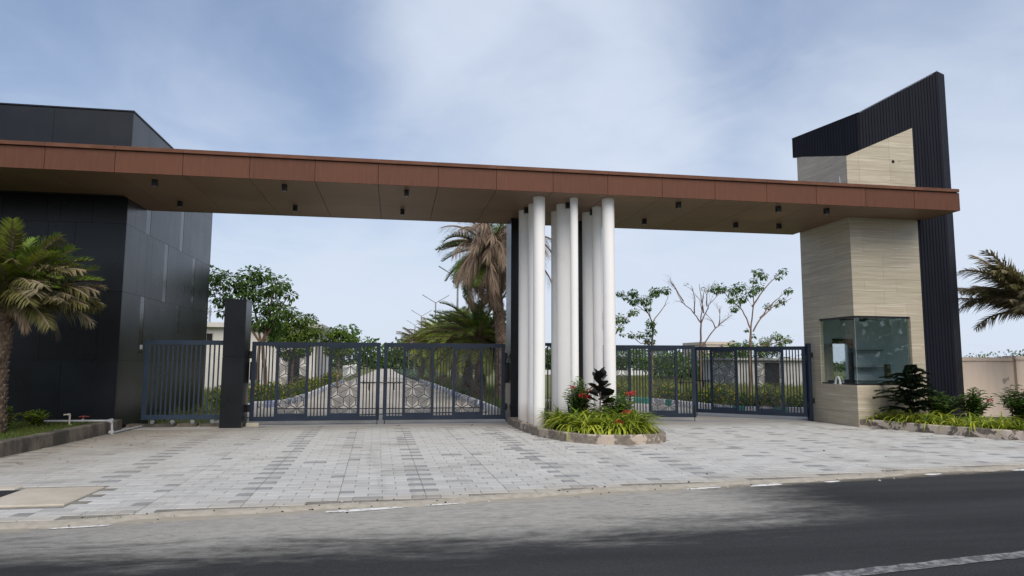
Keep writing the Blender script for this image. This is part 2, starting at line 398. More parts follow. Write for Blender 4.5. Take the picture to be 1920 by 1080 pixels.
    M['rubber'] = leaf_mat('dark_rubber_leaf', (0.006, 0.007, 0.008), (0.016, 0.015, 0.016), 0.05, 0.3, 0.0)
    M['agave'] = leaf_mat('broad_blade_leaf', (0.02, 0.05, 0.015), (0.045, 0.09, 0.022), 0.15, 0.35)
    M['pineneedle'] = leaf_mat('dark_pine_needle', (0.010, 0.024, 0.012), (0.028, 0.05, 0.02), 0.15, 0.5)
    M['frond'] = leaf_mat('palm_frond_green', (0.09, 0.155, 0.02), (0.18, 0.26, 0.04), 0.25, 0.4)
    M['frondlime'] = leaf_mat('palm_frond_lime', (0.17, 0.225, 0.024), (0.30, 0.34, 0.05), 0.3, 0.4)
    M['frondolive'] = leaf_mat('palm_frond_olive', (0.11, 0.115, 0.03), (0.21, 0.19, 0.07), 0.25, 0.5)
    M['dead'] = leaf_mat('dry_frond', (0.16, 0.11, 0.075), (0.36, 0.27, 0.195), 0.2, 0.7)
    M['drygrey'] = leaf_mat('grey_dry_frond', (0.14, 0.12, 0.06), (0.29, 0.25, 0.14), 0.2, 0.7)
    M['flowerred'] = leaf_mat('red_petal', (0.45, 0.03, 0.035), (0.62, 0.06, 0.06), 0.2, 0.5, 0.0)
    M['floweryellow'] = leaf_mat('yellow_petal', (0.60, 0.42, 0.01), (0.75, 0.55, 0.03), 0.25, 0.5, 0.0)
    M['grass'] = leaf_mat('grass_blade', (0.06, 0.10, 0.014), (0.16, 0.19, 0.035), 0.35, 0.5, 0.0)
    M['fieldgrass'] = leaf_mat('field_grass_blade', (0.12, 0.16, 0.025), (0.25, 0.25, 0.07), 0.35, 0.6, 0.0)
    M['sack'] = simple('pale_sack', (0.42, 0.40, 0.26), (0.52, 0.50, 0.36), nscale=4, rough=0.8)
    M['sackorange'] = simple('orange_sack', (0.40, 0.19, 0.08), (0.48, 0.25, 0.12), nscale=4, rough=0.8)
    # glass
    t = NT('clear_glass')
    fr = t.n.new('ShaderNodeFresnel'); fr.inputs['IOR'].default_value = 1.52
    tr = t.n.new('ShaderNodeBsdfTransparent'); tr.inputs[0].default_value = (0.95, 0.985, 0.982, 1)
    gl = t.n.new('ShaderNodeBsdfGlossy'); gl.inputs['Roughness'].default_value = 0.01
    gl.inputs['Color'].default_value = (0.95, 1, 0.99, 1)
    mx = t.n.new('ShaderNodeMixShader'); t.l.new(t.math('MULTIPLY', fr.outputs[0], 0.55, True), mx.inputs[0])
    t.l.new(tr.outputs[0], mx.inputs[1]); t.l.new(gl.outputs[0], mx.inputs[2])
    t.l.new(mx.outputs[0], t.n['Material Output'].inputs['Surface'])
    M['glass'] = t.m
    M['mirror'] = simple('mirror_glass', (0.02, 0.023, 0.027), (0.025, 0.028, 0.032), rough=0.16, spec=0.45)
    return M


M = build_materials()

# ------------------------------------------------------------------ helpers


class MB:
    """collects geometry of one mesh"""

    def __init__(s): s.v, s.f, s.mi = [], [], []

    def add(s, vs, fs, mi=0):
        o = len(s.v); s.v.extend(vs)
        for f in fs: s.f.append(tuple(i + o for i in f)); s.mi.append(mi)
        return s

    def box(s, a, b, mi=0):
        x0, y0, z0 = a; x1, y1, z1 = b
        return s.add([(x0, y0, z0), (x1, y0, z0), (x1, y1, z0), (x0, y1, z0), (x0, y0, z1), (x1, y0, z1), (x1, y1, z1), (x0, y1, z1)],
                     [(0, 3, 2, 1), (4, 5, 6, 7), (0, 1, 5, 4), (1, 2, 6, 5), (2, 3, 7, 6), (3, 0, 4, 7)], mi)

    def bbox(s, a, b, c=0.01, mi=0):
        """box with chamfered top edges"""
        x0, y0, z0 = a; x1, y1, z1 = b
        vs = [(x0, y0, z0), (x1, y0, z0), (x1, y1, z0), (x0, y1, z0), (x0, y0, z1 - c), (x1, y0, z1 - c), (x1, y1, z1 - c), (x0, y1, z1 - c),
              (x0 + c, y0 + c, z1), (x1 - c, y0 + c, z1), (x1 - c, y1 - c, z1), (x0 + c, y1 - c, z1)]
        return s.add(vs, [(0, 1, 5, 4), (1, 2, 6, 5), (2, 3, 7, 6), (3, 0, 4, 7), (4, 5, 9, 8), (5, 6, 10, 9), (6, 7, 11, 10), (7, 4, 8, 11), (8, 9, 10, 11)], mi)

    def prism(s, poly, d, mi=0):
        """planar polygon (3D points, counter-clockwise seen from the tip of -d) swept by d"""
        n = len(poly); d = Vector(d)
        a = [tuple(p) for p in poly]; b = [tuple(Vector(p) + d) for p in poly]
        return s.add(a + b, [tuple(range(n - 1, -1, -1)), tuple(range(n, 2 * n))] + [(i, (i + 1) % n, n + (i + 1) % n, n + i) for i in range(n)], mi)

    def tube(s, pts, rs, n=8, cap=True, mi=0):
        pts = [Vector(p) for p in pts]
        if not isinstance(rs, (list, tuple)): rs = [rs] * len(pts)
        rings = []; up = None
        for i, p in enumerate(pts):
            d = (pts[min(i + 1, len(pts) - 1)] - pts[max(i - 1, 0)]).normalized()
            if up is None:
                up = Vector((1, 0, 0)) if abs(d.x) < 0.8 else Vector((0, 1, 0))
            x = (up - d * up.dot(d)).normalized(); y = d.cross(x); up = x
            rings.append([tuple(p + rs[i] * (math.cos(2 * PI * k / n) * x + math.sin(2 * PI * k / n) * y)) for k in range(n)])
        vs = [q for r in rings for q in r]; fs = []
        for i in range(len(pts) - 1):
            for k in range(n):
                fs.append((i * n + k, i * n + (k + 1) % n, (i + 1) * n + (k + 1) % n, (i + 1) * n + k))
        if cap:
            fs.append(tuple(range(n - 1, -1, -1))); fs.append(tuple(range((len(pts) - 1) * n, len(pts) * n)))
        return s.add(vs, fs, mi)

    def build(s, name, mats, parent=None, smooth=False, loc=None):
        me = bpy.data.meshes.new(name); me.from_pydata(s.v, [], s.f)
        if not isinstance(mats, (list, tuple)): mats = [mats]
        for m in mats: me.materials.append(m)
        if len(mats) > 1: me.polygons.foreach_set('material_index', s.mi)
        if smooth: me.polygons.foreach_set('use_smooth', [True] * len(me.polygons))
        me.update()
        o = bpy.data.objects.new(name, me); col.objects.link(o)
        if parent: o.parent = parent
        if loc: o.location = loc
        return o


def link(name, me, parent=None, loc=(0, 0, 0), rot=(0, 0, 0), sc=1.0):
    o = bpy.data.objects.new(name, me); col.objects.link(o)
    o.location = loc; o.rotation_euler = rot
    o.scale = (sc, sc, sc) if isinstance(sc, (int, float)) else sc
    if parent: o.parent = parent
    return o


def tag(o, label=None, cat=None, group=None, kind=None):
    if label: o['label'] = label
    if cat: o['category'] = cat
    if group: o['group'] = group
    if kind: o['kind'] = kind
    return o


def empty(name, loc=(0, 0, 0), rz=0.0):
    o = bpy.data.objects.new(name, None); col.objects.link(o)
    o.location = loc; o.rotation_euler = (0, 0, rz); o.empty_display_size = 0.2
    return o


def children(o): return [c for c in col.objects if c.parent == o]


def copy_tree(o, kids, parent=None):
    c = o.copy(); col.objects.link(c)
    if parent: c.parent = parent
    for k in kids.get(o, ()): copy_tree(k, kids, c)
    return c


def kid_map(root):
    m = {}
    def rec(o):
        m[o] = list(o.children)
        for k in m[o]: rec(k)
    bpy.context.view_layer.update(); rec(root); return m


def structure(o): o['kind'] = 'structure'; return o


def clip_poly(poly, a, b, c):
    """keep the part of a 2D polygon where a*x + b*y <= c"""
    out = []
    for i in range(len(poly)):
        p, q = poly[i], poly[(i + 1) % len(poly)]
        dp, dq = a * p[0] + b * p[1] - c, a * q[0] + b * q[1] - c
        if dp <= 0: out.append(p)
        if (dp < 0 < dq) or (dq < 0 < dp):
            t = dp / (dp - dq); out.append((p[0] + t * (q[0] - p[0]), p[1] + t * (q[1] - p[1])))
    return out


# ------------------------------------------------------------------ ground, road, forecourt
g = MB()
g.add([(-900, -900, -0.09), (900, -900, -0.09), (900, 900, -0.09), (-900, 900, -0.09)], [(0, 1, 2, 3)])
structure(g.build('ground', M['ground']))


def edge_v(u):                       # where the forecourt stops and the road's sand starts
    return 0.15 * u - 6.05 + 0.05 * math.sin(u * 1.3 + 1) + 0.03 * math.sin(u * 3.7)


g = MB()
us = [-90, -60, -40, -25] + [-15 + i * 0.5 for i in range(61)] + [20, 30, 45, 70, 100]
vs = []; fs = []
for u in us:
    vs += [(u, edge_v(u) + 0.35 if -10 < u < 14 else 0.15 * u - 5.7, -0.022), (u, 0.15 * u - 13.6, -0.022)]
for i in range(len(us) - 1): fs.append((2 * i, 2 * i + 1, 2 * i + 3, 2 * i + 2))
g.add(vs, fs); structure(g.build('public_road', M['asphalt']))

# painted centre dash, slightly ragged edges
rnd = random.Random(4)


def ragged_strip(u0, u1, t0, t1, z, step=0.12, amp=0.012):
    b = MB(); n = max(2, int((u1 - u0) / step)); vs = []; fs = []
    for i in range(n + 1):
        u = u0 + (u1 - u0) * i / n
        vs += [(u, 0.15 * u + t0 + rnd.uniform(-amp, amp), z), (u, 0.15 * u + t1 + rnd.uniform(-amp, amp), z)]
    for i in range(n): fs.append((2 * i, 2 * i + 2, 2 * i + 3, 2 * i + 1))
    return b.add(vs, fs)


for (u0, u1) in ((0.05, 5.6), (11.5, 17.0), (-11.5, -5.9)):
    structure(ragged_strip(u0, u1, -9.87, -9.72, -0.017).build('centre_line', M['roadpaint']))
# what is left of the white edge line, flake by flake
for (u0, u1, w) in ((-5.7, -5.1, 0.05), (-3.2, -2.25, 0.06), (-2.1, -1.65, 0.05), (1.15, 1.85, 0.05), (2.1, 2.75, 0.06), (3.3, 3.6, 0.06),
                    (5.15, 5.5, 0.07), (6.75, 7.4, 0.07)):
    b = MB(); n = 7; k = (u0 + u1) / 2
    tt0 = -6.33 + 0.03 * math.sin(k * 5)
    pts = []
    for i in range(n): 
        a = 2 * PI * i / n
        pts.append((k + (u1 - u0) / 2 * math.cos(a) * rnd.uniform(0.8, 1.1), 0.15 * (k + (u1 - u0) / 2 * math.cos(a)) + tt0 + w * math.sin(a) * rnd.uniform(0.5, 1.2), -0.0165))
    b.add(pts, [tuple(range(n))]); structure(b.build('edge_line_flake', M['edgepaint']))

# sand swept along the forecourt edge: a low ragged ridge
b = MB(); vs = []; fs = []
N = 150
for i in range(N + 1):
    u = -7.6 + 18 * i / N
    w = 0.03 + 0.05 * max(0, math.sin(u * 2.1 + math.sin(u))) + rnd.uniform(-0.02, 0.03)
    e = edge_v(u)
    vs += [(u, e + 0.05, -0.004), (u, e - 0.02, 0.004 + rnd.uniform(0, 0.004)), (u, e - 0.06 - w, -0.008), (u, e - 0.10 - w * 1.6, -0.024)]
for i in range(N):
    for k in range(3): fs.append((4 * i + k, 4 * i + k + 1, 4 * i + k + 5, 4 * i + k + 4))
b.add(vs, fs); tag(b.build('sand_drift', M['sand'], smooth=True), kind='stuff')

# forecourt bed (joint sand) under the pavers
g = MB()
PV0, PV1 = -9.3, 13.2
vs = []; fs = []; n = 60
pit = (-7.55, -6.93, -5.6, -5.12)
for i in range(n + 1):
    u = PV0 + (PV1 - PV0) * i / n; vs += [(u, edge_v(u), -0.008), (u, 3.6, -0.008)]
for i in range(n): fs.append((2 * i, 2 * i + 2, 2 * i + 3, 2 * i + 1))
g.add(vs, fs)
court = structure(g.build('paved_forecourt', M['joint']))

ISL = [(0.40, 2.90), (0.41, 2.10), (0.45, 1.30), (0.52, 0.50), (0.68, -0.30), (0.92, -0.95), (1.22, -1.32), (1.60, -1.54), (2.05, -1.62), (2.5, -1.58), (2.86, -1.38), (3.04, -1.05), (3.06, -0.5), (3.0, 1.4), (2.95, 2.90)]
def chaikin(p, k=2):
    for _ in range(k):
        q = [p[0]]
        for a, c in zip(p, p[1:]): q += [(a[0] * .75 + c[0] * .25, a[1] * .75 + c[1] * .25), (a[0] * .25 + c[0] * .75, a[1] * .25 + c[1] * .75)]
        p = q + [p[-1]]
    return p


ISL = chaikin(ISL)
RK = [(9.02, 1.19), (9.17, 1.12), (9.45, 0.45), (9.72, -0.35), (9.99, -1.12), (10.30, -1.75), (10.62, -2.2), (11.2, -2.6), (12.2, -2.75), (14.5, -2.8)]
LK = [(-8.50, 2.40), (-8.53, 1.7), (-8.64, -0.44), (-8.78, -1.95), (-8.95, -3.2), (-9.4, -3.9), (-10.5, -4.2), (-17, -4.3)]


def inside(p, poly):
    c = False; n = len(poly)
    for i in range(n):
        a, b2 = poly[i], poly[(i + 1) % n]
        if (a[1] > p[1]) != (b2[1] > p[1]) and p[0] < (b2[0] - a[0]) * (p[1] - a[1]) / (b2[1] - a[1]) + a[0]: c = not c
    return c


def left_limit(v):
    for a, b2 in zip(LK, LK[1:]):
        if min(a[1], b2[1]) <= v <= max(a[1], b2[1]) and abs(a[1] - b2[1]) > 0.3: return a[0] + (b2[0] - a[0]) * (v - a[1]) / (b2[1] - a[1])
    return -8.6 if v > 2 else -9.2


rnd = random.Random(11)
ROW, STRIP = 0.2, 1.02
pavers = []
nrow = int((2.5 + 7.6) / ROW)
for k in range(-10, 14):
    x0 = -0.02 - 0.33 * 0 + k * STRIP - 0.0
    for r in range(nrow):
        v0 = 2.5 - (r + 1) * ROW
        skew = -0.026 * (v0 + 6)          # the strips lean a touch, as laid
        if r % 2 == 0: cuts = [0, 0.34, 0.68, 1.02]
        else: cuts = [0, 0.17, 0.51, 0.85, 1.02]
        for a, b2 in zip(cuts, cuts[1:]):
            xa, xb = x0 + a + skew - 2.0 + 2.0, x0 + b2 + skew
            cx, cy = (xa + xb) / 2, v0 + ROW / 2
            if v0 < edge_v(cx) + 0.02: continue
            if inside((cx, cy), ISL): continue
            if -7.9 < cx < -5.92 and -6.25 < cy < -4.98 and not (cx < -6.9 and cy > -5.05): continue
            if cx > 8.95 and cy > 1.1: continue
            if xa < left_limit(cy) + 0.01: continue
            rkx = None
            for p0, p1 in zip(RK, RK[1:]):
                if p1[1] <= cy <= p0[1]: rkx = p0[0] + (p1[0] - p0[0]) * (p0[1] - cy) / max(1e-6, p0[1] - p1[1])
            if rkx is not None and xb > rkx - 0.01: continue
            half = (b2 - a) < 0.2
            strong = (k % 2 == 0) != (b2 > 0.9)     # seams take dark halves alternately
            q = rnd.random()
            if half and cx < 3.2: mi = 3 if (strong and q < 0.85) or q < 0.15 else (2 if q < 0.5 else 1)
            elif half: mi = 3 if q < 0.35 else (2 if q < 0.7 else 1)
            else: mi = 3 if q < (0.006 if cx < 3.2 else 0.022) else (2 if q < (0.04 if cx < 3.2 else 0.09) else (1 if q < 0.40 else 0))
            z = rnd.uniform(-0.0015, 0.0015)
            d = math.hypot(cx + 2.448, cy + 14.665)
            pavers.append(((b2 - a) * ROW / d ** 3, xa, xb, v0, z, mi, rnd.uniform(-0.004, 0.004)))
pavers.sort(key=lambda p: -p[0])
JG = 0.0035


def in_view(p):                       # only what the picture can show goes into the single pavers
    dx, dy = (p[1] + p[2]) / 2 + 2.448, p[3] + 14.765
    c, s = math.cos(_th), math.sin(_th)
    X, Y = dx * c - dy * s, dx * s + dy * c
    return abs(X / Y) < 0.72


near, rest = [], []
for p in pavers: (near if len(near) < 300 and in_view(p) else rest).append(p)
pm = {}
for p in near:
    w = round(p[2] - p[1], 2); key = (w, p[5])
    if key not in pm:
        b = MB(); b.bbox((-w / 2 + JG, -ROW / 2 + JG, -0.05), (w / 2 - JG, ROW / 2 - JG, 0), 0.005)
        o = b.build('paver', M['pv'][p[5]], court); pm[key] = o.data
    else:
        o = link('paver', pm[key], court)
    o.location = ((p[1] + p[2]) / 2, p[3] + ROW / 2, p[4]); o.rotation_euler = (0, 0, p[6])
b = MB()
for p in rest: b.bbox((p[1] + JG, p[3] + JG, -0.05), (p[2] - JG, p[3] + ROW - JG, p[4]), 0.005, p[5])
o = b.build('paver', M['pv'], court); tag(o, kind='stuff')

# concrete sill along the gate line and the estate roads beyond
g = MB(); g.box((-8.66, 2.5, -0.05), (8.72, 3.62, 0.006)); structure(g.build('gate_sill', M['apron']))
g = MB()
LKERB = [(-7.05, 3.6), (-7.05, 9.7), (-6.25, 10.6), (-6.06, 15.2), (-6.05, 19.3), (-6.15, 25.5), (-6.1, 34.6), (-5.9, 55), (-5.7, 75), (-5.6, 120)]
RKERB = [(0.55, 3.6), (0.55, 6), (0.5, 9), (0.38, 12), (0.2, 17.3), (-0.04, 25.2), (-0.55, 36.8), (-1.3, 51), (-2.5, 85), (-3.2, 120)]
def along(line, v):
    for a, b2 in zip(line, line[1:]):
        if a[1] <= v <= b2[1]: return a[0] + (b2[0] - a[0]) * (v - a[1]) / (b2[1] - a[1])
    return line[-1][0]
vv = [3.62, 6, 9, 10, 12, 15, 19, 25, 34, 45, 55, 75, 95, 120]; vs = []; fs = []
for v in vv: vs += [(along(LKERB, v), v, -0.004), (along(RKERB, v), v, -0.004)]
for i in range(len(vv) - 1): fs.append((2 * i, 2 * i + 1, 2 * i + 3, 2 * i + 2))
g.add(vs, fs); structure(g.build('estate_road', M['estate']))
g = MB()
RGK = [(2.5, 16.4), (4.3, 13.9), (5.6, 12.6), (6.55, 11.6), (7.15, 10.7), (7.45, 9.7), (7.62, 8.6), (7.78, 7.5), (8.0, 6.4), (8.4, 5.65), (9.1, 5.25), (10.2, 5.1), (13, 5.1)]
poly = [(0.7, 3.62, -0.003), (13, 3.62, -0.003)] + [(u, v, -0.003) for u, v in RGK[::-1]] + [(0.7, 16.4, -0.003)]
g.add(poly, [tuple(range(len(poly)))]); structure(g.build('side_lane', M['estate']))

# concrete cover slab over the roadside drain, with the broken gap beside it
b = MB()
b.bbox((-6.9, -6.16, -0.07), (-6.0, -5.08, 0.014), 0.012); b.bbox((-8.0, -6.10, -0.07), (-6.905, -5.68, 0.012), 0.012); b.bbox((-8.4, -5.08, -0.07), (-7.02, -4.86, 0.010), 0.012)
tag(b.build('cover_slab', M['slab']), 'sandy concrete slab over the roadside drain at the road edge of the paving', 'slab')
b = MB(); b.add([(-7.9, -5.68, -0.004), (-6.91, -5.66, -0.004), (-6.905, -5.09, -0.004), (-7.25, -5.09, -0.004), (-7.5, -5.2, -0.004), (-7.95, -5.25, -0.004)], [tuple(range(6))])
structure(b.build('drain_gap', M['void']))

# ------------------------------------------------------------------ black office building on the left
bld = empty('office_building', (-8.68, 2.43, 0))
tag(bld, 'black panel-clad office block at the end of the canopy behind the palm', 'building')
OX, OY = bld.location.x, bld.location.y
UC, VC, ZB, VE = -8.68, 2.43, 7.41, 9.80


def bbuild(b, name, mats, parent, **k):      # geometry in world coordinates, hung under a thing's base
    o = b.build(name, mats, parent, **k); l = parent.matrix_world.translation if False else Vector(parent.location)
    p = parent
    while p.parent: p = p.parent; l = l + Vector(p.location)
    o.location = -l; return o


b = MB(); b.box((-16.0, VC + 0.03, -0.05), (UC - 0.03, VE - 0.01, ZB - 0.02)); bbuild(b, 'wall', M['core'], bld)
b = MB(); b.box((-16.05, VC - 0.02, ZB), (UC + 0.02, VE + 0.01, ZB + 0.03)); bbuild(b, 'roof_coping', M['black'], bld)
rows = [0.0, 1.57, 3.145, 4.725, 6.29, 7.40]
fj = [[-8.68, -9.86, -11.1, -12.3, -13.5, -14.7, -16], [-8.68, -9.15, -10.34, -11.5, -12.7, -13.9, -16], [-8.68, -9.755, -10.33, -10.9, -12.1, -13.3, -16],
      [-8.68, -9.42, -10.10, -10.385, -11.3, -12.5, -16], [-8.68, -10.385, -11.9, -13.4, -16]]
G_ = 0.0028
for r in range(5):
    for a, c in zip(fj[r], fj[r][1:]):
        b = MB(); b.box((c + G_, VC, rows[r] + G_), (a - G_ if a != UC else a, VC + 0.028, rows[r + 1] - G_)); bbuild(b, 'cladding_panel', M['black'], bld)
strips = {1: [(3.62, 3.90), (6.43, 6.77)], 2: [(5.18, 5.47), (7.80, 8.10)], 3: [(3.69, 4.0), (6.43, 6.73)], 0: [], 4: []}
sj = [[2.461, 4.2, 6.6, 9.8], [2.461, 3.62, 3.90, 5.05, 6.43, 6.77, 8.2, 9.8], [2.461, 3.30, 3.85, 4.22, 5.18, 5.47, 6.3, 7.1, 7.80, 8.10, 8.9, 9.8],
      [2.461, 2.97, 3.69, 4.0, 5.39, 5.93, 6.43, 6.73, 7.39, 8.30, 9.09, 9.8], [2.461, 3.55, 4.75, 6.1, 7.9, 9.8]]
for r in range(5):
    for a, c in zip(sj[r], sj[r][1:]):
        st = any(abs(a - s[0]) < 0.01 for s in strips[r])
        zt_, zb_ = rows[r + 1] - G_, rows[r] + G_
        if st and r == 1:
            zb_ = 1.75 if a < 5 else 2.35
            b = MB(); b.box((UC - 0.028, a + G_, rows[r] + G_), (UC, c - G_, zb_ - 2 * G_)); bbuild(b, 'cladding_panel', M['black'], bld)
        if st:
            b = MB(); b.box((UC - 0.028, a + G_, zb_), (UC - 0.004, c - G_, zt_)); bbuild(b, 'strip_window', M['mirror'], bld)
        else:
            b = MB(); b.box((UC - 0.028, a + G_, zb_), (UC, c - G_, zt_)); bbuild(b, 'cladding_panel', M['black'], bld)
b = MB(); b.box((UC + 0.001, 3.76, 1.84), (UC + 0.012, 3.90, 1.95)); b.box((UC + 0.012, 3.775, 1.853), (UC + 0.018, 3.885, 1.892)); b.box((UC + 0.012, 3.775, 1.900), (UC + 0.018, 3.885, 1.938))
tag(b.build('wall_socket', M['plaster']), 'small white switch plate on the side wall of the black building', 'switch plate')

# ------------------------------------------------------------------ the long copper canopy
ZS, ZT, ZC = 5.32, 5.765, 5.852
can = empty('entrance_canopy', (1.5, 1.8, ZS))
tag(can, 'long flat copper-brown canopy roofing the whole entrance', 'canopy')
JN = [-14.5, -13.2, -11.93, -10.65, -9.373, -8.085, -6.806, -5.508, -4.2, -2.896, -1.626, -0.352, 0.912, 2.174, 3.459, 4.742, 6.032, 7.303, 8.594, 9.905, 11.13]
VB = 3.71
b = MB(); b.box((UC + 0.02, 0.03, ZS + 0.03), (8.97, VB - 0.03, ZT + 0.01)); b.box((-14.5, 0.03, ZS + 0.03), (UC + 0.02, VC - 0.035, ZT + 0.01)); b.box((8.93, 0.03, ZS + 0.03), (11.1, 1.15, ZT + 0.01))
bbuild(b, 'deck', M['core'], can)
for a, c in zip(JN, JN[1:]):
    b = MB(); b.box((a + 0.005, 0.0, ZS), (c - 0.005, 0.03, ZT)); bbuild(b, 'fascia_panel', M['copper'], can)
    vb = VB if a > -8.7 else VC - 0.03
    if a > 8.5: vb = 1.16
    b = MB()
    b.box((a + 0.003, -0.045, ZT + 0.012), (c - 0.003, vb if a <= -8.7 or a > 8.5 else vb + 0.04, ZC))
    if a < -8.68 < c:
        b = MB(); b.box((a + 0.003, -0.045, ZT + 0.012), (c - 0.003, VC - 0.03, ZC)); b.box((UC + 0.025, VC - 0.03, ZT + 0.012), (c - 0.003, VB + 0.04, ZC))
    bbuild(b, 'roof_flashing', M['cap'], can)
    for v0, v1 in ((0.034, 2.1), (2.1, VB)):
        u0, u1 = a + 0.005, c - 0.005
        if v1 > 3 and c < -8.6: continue
        if a < -8.68 < c and v1 > 3: u0 = UC + 0.004
        if a < -8.0: v1 = min(v1, VC - 0.004) if u0 < UC else v1
        if a > 8.7 and v0 > 2: continue
        if a > 8.5 and v0 > 2: u1 = 8.985
        elif a > 8.5: v1 = 1.185
        if 8.5 < a < 8.7 and v0 < 2: b = MB(); b.box((u0, 1.190, ZS + 0.004), (8.985, 2.097, ZS + 0.028)); bbuild(b, 'soffit_panel', M['soffit'], can)
        b = MB(); b.box((u0, v0 + 0.003, ZS + 0.004), (u1, v1 - 0.003, ZS + 0.028)); bbuild(b, 'soffit_panel', M['soffit'], can)
b = MB(); b.box((11.13, 0.0, ZS), (11.16, 1.15, ZT)); bbuild(b, 'fascia_panel', M['copper'], can)
b = MB(); b.box((UC + 0.02, VB, ZS), (8.985, VB + 0.03, ZT)); bbuild(b, 'rear_fascia', M['copper'], can)
b = MB(); b.box((-8.0, VC + 0.3, ZT + 0.011), (8.8, VB - 0.05, ZC - 0.005)); b.v and bbuild(b, 'roof_deck', M['cap'], can)
# surface-mounted downlights
for (u, v, lab) in ((-4.87, 0.44, 'second downlight from the black building in the front row'), (-4.93, 2.47, 'second downlight from the black building in the back row'),
               (-2.29, 0.44, 'front one of the pair of downlights over the middle of the left gates'), (-2.36, 2.43, 'back one of the pair of downlights over the middle of the left gates'),
               (-7.48, 0.5, 'downlight in the dark soffit nearest the black building, front row'), (-7.56, 2.5, 'downlight in the dark soffit nearest the black building, back row'),
               (4.03, 0.44, 'front row downlight next right of the white columns'), (3.92, 2.42, 'back row downlight next right of the white columns'),
               (6.5, 2.43, 'back row downlight over the middle of the right gates'), (6.55, 0.4, 'front row downlight second from the beige tower'),
               (7.72, 2.36, 'back row downlight nearest the beige tower'), (7.82, 0.4, 'front row downlight nearest the beige tower'),
               (1.49, 0.95, 'downlight beside the top of the fattest white column'), (0.62, 1.67, 'downlight between the tops of the left row of white columns'), (2.26, 1.58, 'downlight between the tops of the right row of white columns')):
    o = empty('downlight', (u, v, ZS + 0.004))
    tag(o, lab, 'downlight', 'black downlights under the canopy')
    b = MB(); b.box((-0.05, -0.05, -0.135), (0.05, 0.05, 0)); b.build('housing', M['blackmetal'], o)
    b = MB(); b.box((-0.036, -0.036, -0.141), (0.036, 0.036, -0.136)); b.build('lens', M['steel'], o)
# cable ends poking up from the roof
for i, (u, h, lab) in enumerate(((-3.13, 0.30, 'thin looped wire sticking up from the canopy roof beyond the left gates'), (2.46, 0.26, 'thin bent wire sticking up from the canopy roof above the white columns'))):
    b = MB(); z0 = ZC
    if i == 0:
        b.tube([(0, 0, 0), (-0.03, 0, 0.10), (-0.07, 0, 0.19), (-0.06, 0, 0.42)], 0.007, 5)
        b.tube([(-0.06 + 0.04 * math.cos(a), 0, 0.27 + 0.05 * math.sin(a)) for a in [k * PI / 5 for k in range(11)]], 0.007, 5)
    else:
        b.tube([(-0.12, 0, 0), (-0.05, 0, 0.10), (0.0, 0, 0.17), (0.03, 0, 0.26), (0.01, 0, 0.29)], 0.007, 5); b.tube([(0.03, 0, 0.22), (0.04, 0, 0.0)], 0.005, 5)
        b.tube([(0.0, 0, 0.27), (0.035, 0, 0.30)], 0.016, 6)
    tag(b.build('wire_end', M['steel'], loc=(u, 1.9, z0)), lab, 'wire')
b = MB(); b.tube([(0, 0, 0), (0.0, 0, 0.08), (-0.03, 0, 0.45)], [0.022, 0.02, 0.015], 6); b.tube([(0, 0, 0.05), (0.05, 0, 0.10), (0.09, 0, 0.03)], 0.012, 6)
tag(b.build('pipe_stub', M['pvc'], loc=(8.62, 0.95, ZC)), 'white pipe stub on the canopy roof against the beige tower', 'pipe')

# ------------------------------------------------------------------ white columns, dark piers
colspec = [(0.64, 2.05, 0.130, 'white round column nearest the left gates in the back row of the cluster'),
           (0.72, 1.30, 0.112, 'white column half hidden behind the front left column of the cluster'),
           (0.715, 0.57, 0.135, 'thick white column at the front left of the cluster, standing on the kerb end'),
           (1.455, 2.02, 0.128, 'white column at the back of the middle row, mostly behind the fat one'),
           (1.45, 1.22, 0.172, 'fattest white column, in the middle of the cluster'),
           (1.515, 0.49, 0.090, 'thinnest white column, at the front of the middle row beside the fat one'),
           (2.25, 1.99, 0.128, 'white column at the back of the right row beside the dark pier'),
           (2.30, 1.30, 0.115, 'white column between the back and front columns of the right row'),
           (2.315, 0.45, 0.140, 'white column at the front right of the cluster, behind the red-flowered shrub')]
for (u, v, r, lab) in colspec:
    o = empty('column', (u, v, 0.05)); tag(o, lab, 'column', 'white columns under the canopy')
    b = MB(); b.tube([(0, 0, 0), (0, 0, ZS - 0.075), ], r, 40, cap=False); b.build('shaft', M['white'], o, smooth=False)
    b = MB(); b.tube([(0, 0, ZS - 0.075), (0, 0, ZS - 0.047)], r + 0.004, 40, cap=False); b.build('collar', M['white'], o)


for o in list(col.objects):
    if o.name.split('.')[0] in ('shaft', 'collar'): o.data.polygons.foreach_set('use_smooth', [True] * len(o.data.polygons))


def panel_post(name, label, u0, u1, v0, v1, z1, joints, cat):
    e = empty(name, ((u0 + u1) / 2, (v0 + v1) / 2, 0)); tag(e, label, cat)
    b = MB(); b.box((u0 + 0.02, v0 + 0.02, 0), (u1 - 0.02, v1 - 0.02, z1 - 0.01)); bbuild(b, 'core', M['core'], e)
    for a, c in zip(joints, joints[1:]):
        z0, zz = a + 0.003, c - 0.003
        for lo, hi in (((u0, v0), (u1, v0 + 0.018)), ((u0, v1 - 0.018), (u1, v1)), ((u0, v0 + 0.019), (u0 + 0.018, v1 - 0.019)), ((u1 - 0.018, v0 + 0.019), (u1, v1 - 0.019))):
            b = MB(); b.box((*lo, z0), (*hi, zz)); bbuild(b, 'cladding_panel', M['black'], e)
    return e


